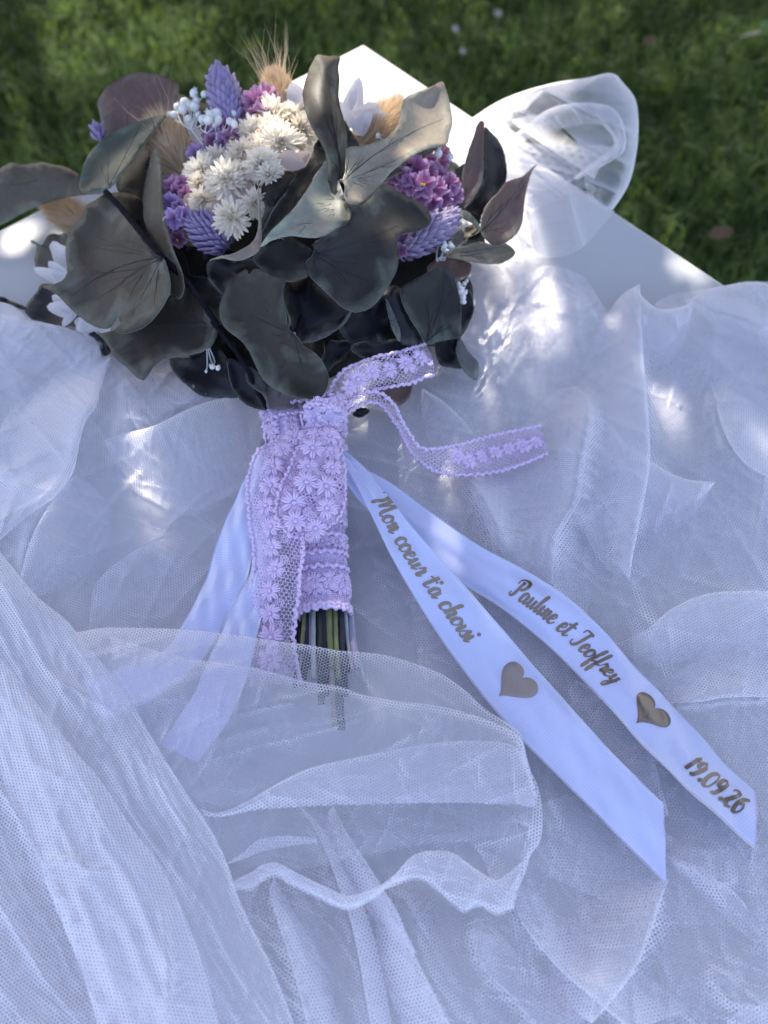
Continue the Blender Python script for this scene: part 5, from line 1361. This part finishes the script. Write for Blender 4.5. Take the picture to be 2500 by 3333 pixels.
def strip(A, B, hA, hB, n, m, arch=0.0, wav=0.0, seed=0):
    """ribbon surface between two edge polylines; returns world grid, normals towards the viewer, lengths"""
    a = catmull(np.asarray(A, float), n); b = catmull(np.asarray(B, float), n)
    tt = np.linspace(0, 1, n)
    ha = np.interp(tt, np.linspace(0, 1, len(hA)), hA); hb = np.interp(tt, np.linspace(0, 1, len(hB)), hB)
    ks = np.array([1, 2, 3, 2, 1]) / 9
    for _ in range(3):
        ha[2:-2] = np.convolve(ha, ks, 'valid'); hb[2:-2] = np.convolve(hb, ks, 'valid')
    wa = W(a[:, 0], a[:, 1], ha); wb = W(b[:, 0], b[:, 1], hb)
    v = np.linspace(0, 1, m)[None, :, None]
    g = wa[:, None] * (1 - v) + wb[:, None] * v
    du = np.gradient(g, axis=0); dv = np.gradient(g, axis=1)
    nr = np.cross(du, dv); nr /= np.linalg.norm(nr, axis=2)[..., None] + 1e-12
    sg = np.sign(((CAM - g) * nr).sum(2))[..., None]; nr = nr * sg
    rr = np.random.default_rng(seed)
    g = g + nr * (arch * 4 * v * (1 - v))
    if wav:
        U = tt[:, None] * 1.0; Vv = np.linspace(0, 1, m)[None]
        g = g + nr * (wav * (np.sin(U * 23 + Vv * 5 + rr.uniform(0, 6)) + .6 * np.sin(U * 51 - Vv * 9 + rr.uniform(0, 6)) + .5 * np.sin(Vv * 14 + U * 8)))[..., None]
    L = np.concatenate([[0], np.cumsum(np.linalg.norm(np.diff(g[:, m // 2], axis=0), axis=1))])
    wdt = np.linalg.norm(g[:, -1] - g[:, 0], axis=1)
    uv = np.stack([np.repeat(L[:, None], m, 1), (np.linspace(-.5, .5, m)[None] * wdt[:, None])], -1).reshape(-1, 2)
    return g, nr, L, wdt, uv

def at(g, nr, L, s, v):
    """point, normal and direction at length s and breadth v (0..1) of a strip"""
    n, m = g.shape[:2]
    i = np.interp(s, L, np.arange(n)); i0 = int(min(i, n - 2)); fi = i - i0
    j = v * (m - 1); j0 = int(min(j, m - 2)); fj = j - j0
    bl = lambda q: (q[i0, j0] * (1 - fi) * (1 - fj) + q[i0 + 1, j0] * fi * (1 - fj) + q[i0, j0 + 1] * (1 - fi) * fj + q[i0 + 1, j0 + 1] * fi * fj)
    T = g[i0 + 1, j0] - g[i0, j0]
    return bl(g), bl(nr), T / (np.linalg.norm(T) + 1e-12)

def lace(name, A, B, hA, hB, parent, n=70, m=16, arch=0.002, wav=0.0006, seed=0, fl=0.0070, gap=1.75, rows=(.5,), label=None, back=False, ends=False, fr=(0.03, .97)):
    g, nr, L, wdt, uv = strip(A, B, hA, hB, n, m, arch, wav, seed)
    o = obj(name, g.reshape(-1, 3), gridfaces(n, m), M_lback if back else M_lnet, parent, uv=uv, label=label)
    op = wpos(o)
    for e in (0, m - 1):
        v, f = cord(g[:, e], nr[:, e])
        put("scalloped_edge", mesh("scalloped_edge", v - op, f, M_cord), o)
    rr = np.random.default_rng(seed + 9)
    k = 0
    for row in rows:
        s = L[-1] * fr[0] + fl * (0.8 + (k % 2) * .5)
        while s < L[-1] * fr[1]:
            w_ = np.interp(s, L, wdt)
            r_ = min(fl * rr.uniform(.85, 1.1), w_ * .42)
            p, nn, T = at(g, nr, L, s, row + rr.normal(0, .04))
            put("embroidered_flower", EMB[k % 3], o, M4(p - op + nn * .0004, basis(nn, T) @ np.array([[math.cos(k), -math.sin(k), 0], [math.sin(k), math.cos(k), 0], [0, 0, 1]]), r_))
            for sv_ in (-1, 1):
                if w_ > fl * 2.2 and rr.uniform() < .75:
                    p, nn, T = at(g, nr, L, min(s + fl * gap * .5, L[-1]), np.clip(row + sv_ * .18, .08, .92))
                    put("embroidered_ring", RING, o, M4(p - op + nn * .0003, basis(nn, T), fl * .42))
            s += fl * gap * rr.uniform(.95, 1.1) * (.6 + .4 * min(1, w_ / (fl * 3)))
            k += 1
    return o

# handle: a tapered, lace-covered grip
ax = np.array([(655, 884), (662, 960), (672, 1050), (684, 1150), (694, 1240), (700, 1326)], float)
rp = np.array([86, 80, 70, 58, 54, 54.0])
hh_ = np.array([44, 44, 42, 40, 38, 36.0])
n, m = 60, 40
axs = catmull(np.column_stack([ax, rp, hh_]), n)
cw = W(axs[:, 0], axs[:, 1], axs[:, 3])
rw = axs[:, 2] * DS / FPX * np.linalg.norm(cw - CAM, axis=1)
T = np.gradient(cw, axis=0); T /= np.linalg.norm(T, axis=1)[:, None]
Xd = np.cross(T, [0, 0, 1.0]); Xd /= np.linalg.norm(Xd, axis=1)[:, None]; Zd = np.cross(Xd, T)
th = np.linspace(0, 2 * np.pi, m, endpoint=False)
flat_ = np.linspace(.42, .62, n)[:, None, None]
G = cw[:, None] + rw[:, None, None] * (np.cos(th)[None, :, None] * Xd[:, None] + flat_ * np.sin(th)[None, :, None] * Zd[:, None])
G = G + 0.0005 * np.sin(np.arange(n) * .9)[:, None, None] * Zd[:, None]
wrap = obj("lace_wrap", G.reshape(-1, 3), gridfaces(n, m, True), M_lback, bouquet, label="lilac lace bound round the stems")
wp = wpos(wrap)
Nn = np.cos(th)[None, :, None] * Xd[:, None] * flat_ + np.sin(th)[None, :, None] * Zd[:, None]; Nn /= np.linalg.norm(Nn, axis=2)[..., None]
k = 0
for i0_, phase, kind in [(2, 0, 1), (6, .3, 0), (12, .1, 0), (18, .35, 0), (24, .0, 0), (30, .4, 0), (36, .0, 1), (40, .2, 0), (45, .45, 1), (49, .1, 1), (53.5, .25, 0), (8, .2, 0), (15, .45, 0), (21, .15, 1), (27, .3, 0), (33, .1, 0), (51, .4, 0), (56, .15, 1)]:
    i0_ = int(i0_); c2 = 11 if kind == 0 else 15
    for q in range(c2):
        a = int((q + phase) / c2 * m) % m
        if math.sin(th[a]) < -.25: continue
        p, nn = G[i0_, a], Nn[i0_, a]
        put("embroidered_flower" if kind == 0 else "embroidered_ring", EMB[k % 3] if kind == 0 else RING, wrap, M4(p - wp, basis(nn, T[i0_]) @ np.array([[math.cos(k), -math.sin(k), 0], [math.sin(k), math.cos(k), 0], [0, 0, 1]]), .0058 if kind == 0 else .0030))
        k += 1
for i0_ in (0, 1, 4, 22, 34, 38, 43, 47, 58, 59):
    ar_ = np.arange(-3, m // 2 + 4) % m
    lp_ = G[i0_][ar_]; ln_ = Nn[i0_][ar_]
    v, f = cord(lp_ + ln_ * .0006, ln_, .0013, .0045, .0010)
    put("scalloped_edge", mesh("scalloped_edge", v - wp, f, M_cord), wrap)

# lilac lace ribbon: knot, loops and tails
lr = empty("lace_ribbon", W(700, 910, 60), "lilac lace ribbon tied in a bow round the bouquet handle", "ribbon")
lace("lace_tail", [(640, 930), (590, 955), (555, 985), (536, 1060), (541, 1130), (552, 1200), (541, 1290), (540, 1380), (545, 1480)], [(700, 940), (660, 990), (645, 1040), (640, 1110), (655, 1180), (650, 1250), (640, 1320), (636, 1390), (652, 1475)],
     [66, 68, 68, 64, 60, 54, 48, 44, 36], [70, 72, 74, 72, 68, 62, 54, 46, 36], lr, 110, 20, .003, .0008, 1, label="broad lace tail hanging down the left of the handle")
lace("lace_loop", [(672, 935), (640, 975), (628, 1010), (605, 1060), (596, 1110), (615, 1150), (650, 1165)], [(722, 935), (738, 985), (746, 1040), (744, 1085), (728, 1120), (700, 1140), (662, 1168)],
     [74, 78, 80, 80, 76, 72, 68], [72, 72, 72, 70, 68, 66, 64], lr, 90, 22, .006, .0009, 2, rows=(.3, .72), label="puffed lace loop over the front of the handle")
lace("lace_loop", [(702, 880), (712, 845), (742, 800), (800, 775), (870, 760), (918, 742)], [(740, 900), (750, 875), (775, 852), (822, 838), (880, 830), (937, 810)], [70, 74, 74, 70, 62, 56], [66, 64, 62, 60, 54, 50], lr, 70, 16, .003, .0009, 3, rows=(.45,), label="lace loop end lying over the leaves at the upper right")
lace("lace_tail", [(745, 880), (770, 853), (802, 845), (830, 852), (852, 872), (870, 905), (886, 935), (910, 968), (960, 966), (1050, 945), (1110, 932), (1166, 920)], [(735, 905), (768, 880), (800, 866), (824, 872), (842, 892), (862, 925), (878, 955), (902, 990), (950, 1020), (1040, 1026), (1110, 1008), (1184, 980)],
     [66, 66, 64, 60, 56, 52, 48, 42, 34, 30, 30, 30], [62, 60, 56, 52, 48, 44, 40, 34, 28, 28, 28, 28], lr, 130, 14, .001, .0005, 4, fl=.0056, gap=1.7, fr=(.58, 1.0), label="narrow lace tail curling out to the right over the tulle")
# knot: a crumpled turn of lace
kp = W(700, 898, 68)
rr = np.random.default_rng(77)
v, f = icos(4)
q = v * (0.0135, 0.0125, 0.011)
q = q * (1 + .10 * np.sin(11 * v[:, :1] + 3 * np.sin(7 * v[:, 1:2])) + .07 * np.sin(17 * v[:, 1:2] + 5 * v[:, 2:3]) + .04 * rr.normal(0, 1, (len(v), 1)))
kn = put("lace_knot", mesh("lace_knot", q, f, M_lback), lr, Matrix.Translation(kp - wpos(lr)))
for i in range(44):
    d = rr.normal(0, 1, 3); d /= np.linalg.norm(d)
    if d @ (CAM - kp) < -.05: continue
    p = d * (0.0135, 0.0125, 0.011)
    put("embroidered_flower" if i % 2 else "embroidered_ring", EMB[i % 3] if i % 2 else RING, kn, M4(p, basis(d, rr.normal(0, 1, 3)), .0042 if i % 2 else .003))
for s in range(7):
    a0 = rr.uniform(0, 6.28)
    tt = np.linspace(0, 1, 40)
    nrm = np.stack([np.cos(a0) * np.cos(tt * 3) + .3 * np.sin(tt * 9 + s), np.sin(a0) + .8 * np.sin(tt * 3.3 + s) , np.full(40, .9) + .2 * np.sin(tt * 7)], 1)
    nrm /= np.linalg.norm(nrm, axis=1)[:, None]
    v, f = cord(nrm * (0.0142, 0.0132, 0.0118), nrm, .0011, .004, .0008)
    put("scalloped_edge", mesh("scalloped_edge", v, f, M_cord), kn)
# ------------------------------------------------------------------ satin ribbons
t = NT("white_satin")
u_ = t.n("SeparateXYZ", {0: t.uv()}).outputs
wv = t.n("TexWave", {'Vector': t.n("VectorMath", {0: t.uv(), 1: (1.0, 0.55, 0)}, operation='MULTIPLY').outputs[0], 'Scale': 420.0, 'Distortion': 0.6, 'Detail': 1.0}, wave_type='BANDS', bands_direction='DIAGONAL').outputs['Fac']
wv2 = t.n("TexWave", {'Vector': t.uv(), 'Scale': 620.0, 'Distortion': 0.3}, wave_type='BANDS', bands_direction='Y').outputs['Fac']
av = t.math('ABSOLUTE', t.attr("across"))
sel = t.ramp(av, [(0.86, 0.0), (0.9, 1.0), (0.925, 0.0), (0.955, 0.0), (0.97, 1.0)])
t.base(t.mix(t.math('MULTIPLY', sel, 0.6), t.mix(t.math('MULTIPLY', wv, 0.5), (0.72, 0.76, 0.98), (0.54, 0.58, 0.93)), (0.88, 0.9, 0.98)), 0.24, 1.0)  # blue of the reflected sky put into the white satin's colour
t.set(t.b.inputs['Coat Weight'], 0.35)
t.set(t.b.inputs['Coat Roughness'], 0.2)
t.set(t.b.inputs['Anisotropic'], 0.75)
t.set(t.b.inputs['Sheen Weight'], 0.25)
t.bump(t.math('ADD', t.math('ADD', t.math('MULTIPLY', wv, 0.45), t.math('MULTIPLY', wv2, 0.25)), t.math('MULTIPLY', sel, 1.2)), 0.35, 0.0004)
tr = t.n("BsdfTranslucent", {0: (0.75, 0.76, 0.92, 1)}); mx = t.n("MixShader", {0: 0.22, 1: t.b.outputs[0], 2: tr.outputs[0]}); t.set(t.o.inputs[0], mx.outputs[0])
M_satin = t.m
t = NT("bronze_foil")
nz = t.noise(t.obco(), 700, 3)
t.base(t.mix(nz, (0.20, 0.16, 0.13), (0.26, 0.21, 0.17)), 0.42, 0.5)
t.set(t.b.inputs['Metallic'], 0.85)
M_foil = t.m
M_foil3 = plain('gold_brown_foil', (0.26, 0.205, 0.155), 0.45, 0.5, var=0.08, scale=700)
M_foil2 = plain('bronze_foil_painted_reflection', (0.30, 0.245, 0.21), 0.5, 0.5, var=0.06, scale=700)  # lighter copy of the bronze foil, its reflection put into the colour

def satin(A, B, hA, hB, label, n=130, m=18, arch=0.0016, wav=0.0007, seed=0, group=None):
    g, nr, L, wdt, uv = strip(A, B, hA, hB, n, m, arch, wav, seed)
    g2 = g - nr * 0.00025
    V = np.vstack([g.reshape(-1, 3), g2.reshape(-1, 3)])
    f = gridfaces(n, m); N0 = n * m
    F = f.tolist() + (f[:, ::-1] + N0).tolist()
    bi = list(range(m)) + [i * m + m - 1 for i in range(1, n)] + [(n - 1) * m + j for j in range(m - 2, -1, -1)] + [i * m for i in range(n - 2, 0, -1)]
    F += [[a, b, b + N0, a + N0] for a, b in zip(bi, bi[1:] + bi[:1])]
    ac = np.tile(np.linspace(-1, 1, m), n)
    o = obj("satin_ribbon", V, F, M_satin, None, uv=np.vstack([uv, uv]), attrs={'across': np.concatenate([ac, ac])})
    tag(o, label, "ribbon", group)
    return o, g, nr, L, wdt

SG = "white satin ribbons tied to the bouquet"
# front printed ribbon (A: upper right edge, B: lower left edge)
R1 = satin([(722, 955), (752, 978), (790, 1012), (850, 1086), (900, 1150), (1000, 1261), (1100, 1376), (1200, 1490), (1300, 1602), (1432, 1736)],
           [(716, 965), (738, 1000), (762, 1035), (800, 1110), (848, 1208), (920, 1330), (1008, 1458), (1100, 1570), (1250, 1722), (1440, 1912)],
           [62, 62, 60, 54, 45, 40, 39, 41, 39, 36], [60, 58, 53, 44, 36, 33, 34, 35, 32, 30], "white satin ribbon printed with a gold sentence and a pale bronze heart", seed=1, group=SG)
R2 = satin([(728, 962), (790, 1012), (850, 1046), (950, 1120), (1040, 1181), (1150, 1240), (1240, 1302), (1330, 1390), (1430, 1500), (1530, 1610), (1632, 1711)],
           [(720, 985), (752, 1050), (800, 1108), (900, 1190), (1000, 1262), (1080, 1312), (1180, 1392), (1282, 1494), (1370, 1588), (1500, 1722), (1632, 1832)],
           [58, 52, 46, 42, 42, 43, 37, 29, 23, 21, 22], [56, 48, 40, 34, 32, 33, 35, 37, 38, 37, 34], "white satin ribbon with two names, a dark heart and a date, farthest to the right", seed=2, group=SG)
gl = lambda pts: [tuple(p) for p in P('G', pts)]
R3 = satin(gl([(1420, 430), (1330, 580), (1262, 720), (1190, 900), (1120, 1100), (1040, 1280), (950, 1440), (850, 1542), (720, 1612), (600, 1652), (440, 1690)]),
           gl([(1480, 560), (1420, 760), (1378, 900), (1335, 1130), (1240, 1310), (1180, 1430), (1100, 1560), (1000, 1662), (860, 1762), (740, 1832), (560, 1900)]),
           [62, 59, 56, 52, 48, 46, 45, 44, 43, 41, 38], [62, 60, 57, 53, 50, 47, 46, 45, 43, 41, 38], "plain white satin ribbon curving away to the left under the veil", seed=3, group=SG)
R4 = satin(gl([(1400, 700), (1370, 960), (1340, 1130), (1240, 1310), (1188, 1422), (1130, 1560), (1060, 1722), (980, 1860), (870, 2040)]),
           gl([(1500, 800), (1490, 1050), (1470, 1200), (1410, 1360), (1370, 1520), (1332, 1680), (1282, 1800), (1226, 1910), (1070, 2130)]),
           [60, 56, 53, 50, 48, 47, 46, 44, 40], [62, 58, 55, 52, 50, 48, 47, 45, 40], "plain white satin ribbon hanging straight down beside the lace under the veil", seed=4, group=SG)

# ------------------------------------------------------------------ script lettering, drawn stroke by stroke (x-height 1)
GL = {
 'M': (2.75, [[(0.05, 1.35), (0.0, 1.75), (.35, 2.0), (.75, 1.75), (.85, 1.2), (.7, .45), (.55, .05), (.35, .0)], [(.72, .4), (1.0, 1.3), (1.3, 1.9), (1.4, 1.9), (1.4, 1.0), (1.38, .3)], [(1.38, .3), (1.7, 1.2), (2.05, 1.9), (2.15, 1.85), (2.1, .9), (2.15, .2), (2.4, .02), (2.75, .35)]]),
 'o': (1.0, [[(.72, .95), (.4, 1.0), (.1, .65), (.12, .2), (.4, 0), (.7, .2), (.8, .6), (.68, .95), (.78, .75), (1.05, .7)]]),
 'n': (1.15, [[(0, .6), (.2, .98), (.28, .7), (.2, 0)], [(.24, .45), (.5, .92), (.72, .9), (.75, .6), (.68, .2), (.82, .0), (1.15, .35)]]),
 'c': (.85, [[(.7, .75), (.6, .98), (.3, .95), (.08, .6), (.12, .15), (.4, 0), (.68, .12), (.88, .4)]]),
 'e': (.88, [[(.1, .42), (.45, .55), (.62, .8), (.45, 1.0), (.2, .85), (.08, .45), (.2, .08), (.48, 0), (.72, .15), (.9, .42)]]),
 'u': (1.2, [[(0, .6), (.18, .95), (.2, .5), (.22, .12), (.42, .02), (.65, .3), (.8, .95)], [(.8, .95), (.76, .4), (.82, .05), (1.0, .08), (1.2, .4)]]),
 'r': (.85, [[(0, .5), (.22, 1.08), (.32, .92), (.55, .92), (.52, .5), (.5, .1), (.65, .0), (.88, .35)]]),
 't': (.72, [[(.3, 1.7), (.24, .9), (.2, .25), (.34, .02), (.6, .12), (.74, .35)], [(-.28, 1.14), (.15, 1.2), (.78, 1.22)]]),
 "'": (.3, [[(.2, 1.75), (.12, 1.4)]]),
 'a': (1.12, [[(.72, .85), (.45, 1.0), (.12, .7), (.1, .2), (.32, 0), (.6, .25), (.76, .95)], [(.76, .95), (.72, .4), (.8, .03), (.95, .08), (1.15, .4)]]),
 'h': (1.15, [[(0, .5), (.35, 1.3), (.4, 1.85), (.26, 1.8), (.2, 1.1), (.16, 0)], [(.2, .45), (.46, .95), (.68, .92), (.7, .6), (.64, .2), (.8, .0), (1.15, .35)]]),
 'i': (.55, [[(0, .5), (.2, .98), (.2, .4), (.26, .04), (.4, .06), (.58, .38)]]),
 'I': (.55, [[(0, .5), (.2, .98), (.2, .4), (.26, .04), (.4, .06), (.58, .38)], [(.24, 1.48), (.3, 1.54), (.37, 1.5), (.33, 1.43), (.26, 1.43)]]),
 's': (.8, [[(0, .4), (.42, 1.05), (.5, .7), (.62, .35), (.5, .03), (.2, .02), (.08, .2)], [(.5, .03), (.8, .35)]]),
 'P': (1.5, [[(.62, 1.75), (.55, 1.0), (.45, .3), (.25, 0), (-.05, .12), (-.02, .4)], [(.05, 1.25), (.1, 1.75), (.6, 2.0), (1.15, 1.9), (1.3, 1.45), (1.0, 1.0), (.6, .92)]]),
 'l': (.55, [[(0, .5), (.36, 1.35), (.38, 1.85), (.22, 1.75), (.18, .9), (.22, .1), (.38, .04), (.58, .38)]]),
 'J': (1.5, [[(.2, 1.4), (.25, 1.85), (.7, 1.95), (1.2, 1.9), (1.0, 1.75), (.9, 1.0), (.8, .3), (.5, -.05), (.12, .05), (.05, .4)]]),
 'f': (.72, [[(0, .4), (.4, 1.3), (.46, 1.85), (.3, 1.8), (.22, 1.0), (.14, 0), (.08, -.75), (.24, -.85), (.34, -.4), (.26, 0), (.74, .42)]]),
 'y': (1.1, [[(0, .6), (.18, .95), (.2, .4), (.4, .05), (.66, .35), (.8, .95)], [(.8, .95), (.74, .1), (.55, -.7), (.25, -.85), (.18, -.55), (.6, -.05), (1.05, .4)]]),
 '1': (.8, [[(.1, 1.35), (.4, 1.75), (.44, 1.7), (.36, .9), (.32, .02)]]),
 '9': (1.15, [[(.85, 1.4), (.55, 1.75), (.2, 1.45), (.25, 1.0), (.55, .92), (.85, 1.35), (.88, 1.5), (.8, .8), (.5, .1), (.15, .05)]]),
 '.': (.5, [[(.13, .10), (.20, .17), (.27, .12), (.23, .05), (.16, .05)]]),
 '0': (1.25, [[(.6, 1.75), (.2, 1.4), (.12, .6), (.4, .02), (.85, .2), (1.0, 1.0), (.85, 1.6), (.6, 1.75)]]),
 '2': (1.2, [[(.15, 1.3), (.4, 1.75), (.85, 1.6), (.85, 1.15), (.5, .6), (.1, .15), (.35, .22), (.7, .0), (1.1, .1)]]),
 '6': (1.15, [[(.95, 1.7), (.5, 1.4), (.18, .7), (.3, .1), (.7, .02), (.95, .45), (.7, .9), (.35, .75)]]),
}
def onrib(rb, S, v0, b):
    """place b (shares of the breadth) square above the line v0 of a ribbon"""
    o, g, nr, L, wdt = rb
    i = int(np.clip(np.interp(S, L, np.arange(len(L))), 1, len(L) - 2))
    T = g[i + 1, g.shape[1] // 2] - g[i - 1, g.shape[1] // 2]; T /= np.linalg.norm(T)
    a = g[i, -1] - g[i, 0]; tk = a @ T
    wp_ = math.sqrt(max(a @ a - tk * tk, 1e-12))
    dv = b * np.mean(PERP[o.name]) / wp_
    p, nv_, _ = at(g, nr, L, np.clip(S + dv * tk + (v0 - .5) * -tk, 0, L[-1]), np.clip(v0 - dv, 0.0, 1.0))
    return p, nv_

PERP = {}
for rb in (R1, R2, R3, R4):
    g = rb[1]; T = np.gradient(g[:, g.shape[1] // 2], axis=0); T /= np.linalg.norm(T, axis=1)[:, None]
    a = g[:, -1] - g[:, 0]; tk = (a * T).sum(1)
    PERP[rb[0].name] = np.sqrt((a * a).sum(1) - tk * tk)

def write(rb, text, s0, s1, v0, xh, weight, label, name="lettering", mat=None):
    """set text along a ribbon from length s0 to s1 (shares of its length); v0: baseline, xh: x-height, both as shares of the breadth"""
    o, g, nr, L, wdt = rb
    tot = 0.0; lay = []
    for ch in text:
        if ch == ' ':
            tot += .75; continue
        w_, st = GL[ch]; lay.append((tot, st)); tot += w_ * (.98 if ch != '.' else 1)
    mb = MB(); k = 0
    S0, S1 = s0 * L[-1], s1 * L[-1]
    sc = (S1 - S0) / tot
    for x0, sts in lay:
        for st in sts:
            k += 1
            q = np.array(st, float)
            if len(q) > 2: q = catmull(q, max(14, 8 * len(q)))
            else: q = np.stack([np.linspace(q[0], q[1], 6)[:, 0], np.linspace(q[0], q[1], 6)[:, 1]], 1)
            d = np.gradient(q, axis=0); d /= np.linalg.norm(d, axis=1)[:, None] + 1e-9
            tk = np.clip(0.10 + 0.13 * np.clip(-d[:, 1] + .25 * np.abs(d[:, 0]), 0, 1), 0, .3) * weight
            tk = np.convolve(np.pad(tk, 3, mode='edge'), np.ones(7) / 7, 'valid')
            tk[[0, -1]] *= .55
            nn = np.stack([-d[:, 1], d[:, 0]], 1)
            row = []
            for j in range(len(q)):
                for sg in (1, 0, -1):
                    a = q[j] + nn[j] * tk[j] * sg
                    sl = a[0] + x0 + a[1] * .22
                    p, nv_ = onrib(rb, S0 + sl * sc, v0, a[1] * xh)
                    row.append(p + nv_ * (.00022 + .000012 * (k % 9) + .00001 * j / len(q) + (.00006 if sg == 0 else 0)))
            mb.add(row, gridfaces(len(q), 3))
    v, f = mb.out()
    c = obj(name, v, f, mat or M_foil, None, label=label)
    c.parent = o
    c.location = Vector(np.array(c.location) - wpos(o))

def heart(rb, s, v0, size, label, mat):
    o, g, nr, L, wdt = rb
    tt = np.linspace(0, 2 * np.pi, 64, endpoint=False)
    hx = 16 * np.sin(tt) ** 3 / 16.0; hy = (13 * np.cos(tt) - 5 * np.cos(2 * tt) - 2 * np.cos(3 * tt) - np.cos(4 * tt)) / 16.0
    w_ = float(np.mean(PERP[o.name]))
    V = []
    for rr_ in (0.02, .35, .7, 1.0, 1.01):
        for a, b in zip(hx * rr_, (hy + .1) * rr_):
            p, nv_ = onrib(rb, s * L[-1] + (a + b * .04) * size * w_, v0, b * size)
            V.append(p + nv_ * (.0004 if rr_ < 1.005 else .00005))
    c = obj("heart", np.array(V), gridfaces(5, 64, True), mat, None, label=label)
    c.parent = o
    c.location = Vector(np.array(c.location) - wpos(o))

write(R1, "Mon coeur t'a choisI", .155, .505, .66, .225, .9, "gold script reading Mon coeur t'a choisi", mat=M_foil3)
heart(R1, .624, .47, .46, "pale bronze heart", M_foil2)
write(R2, "Pauline et Jeoffrey", .44, .69, .64, .215, .88, "gold script reading Pauline et Jeoffrey")
heart(R2, .765, .52, .40, "dark bronze heart", M_foil)
write(R2, "19.09.26", .864, .974, .74, .30, 1.05, "dark script reading 19.09.26")

# ------------------------------------------------------------------ a brown petal-shaped patch under the veil
M_brown = plain("brown_patch", (0.30, 0.22, 0.15), 0.8, var=0.5, scale=60)
v, f = flat_petal(0.026, 0.010, 0.25)
o = put("brown_patch", mesh("brown_patch", v, f, M_brown), None, M4(W(1325, 1205, 3), basis((0.1, -0.2, 1), (0.5, 0.8, 0))))
tag(o, "brown dried petal showing dimly through the tulle right of the printed ribbons", "petal")
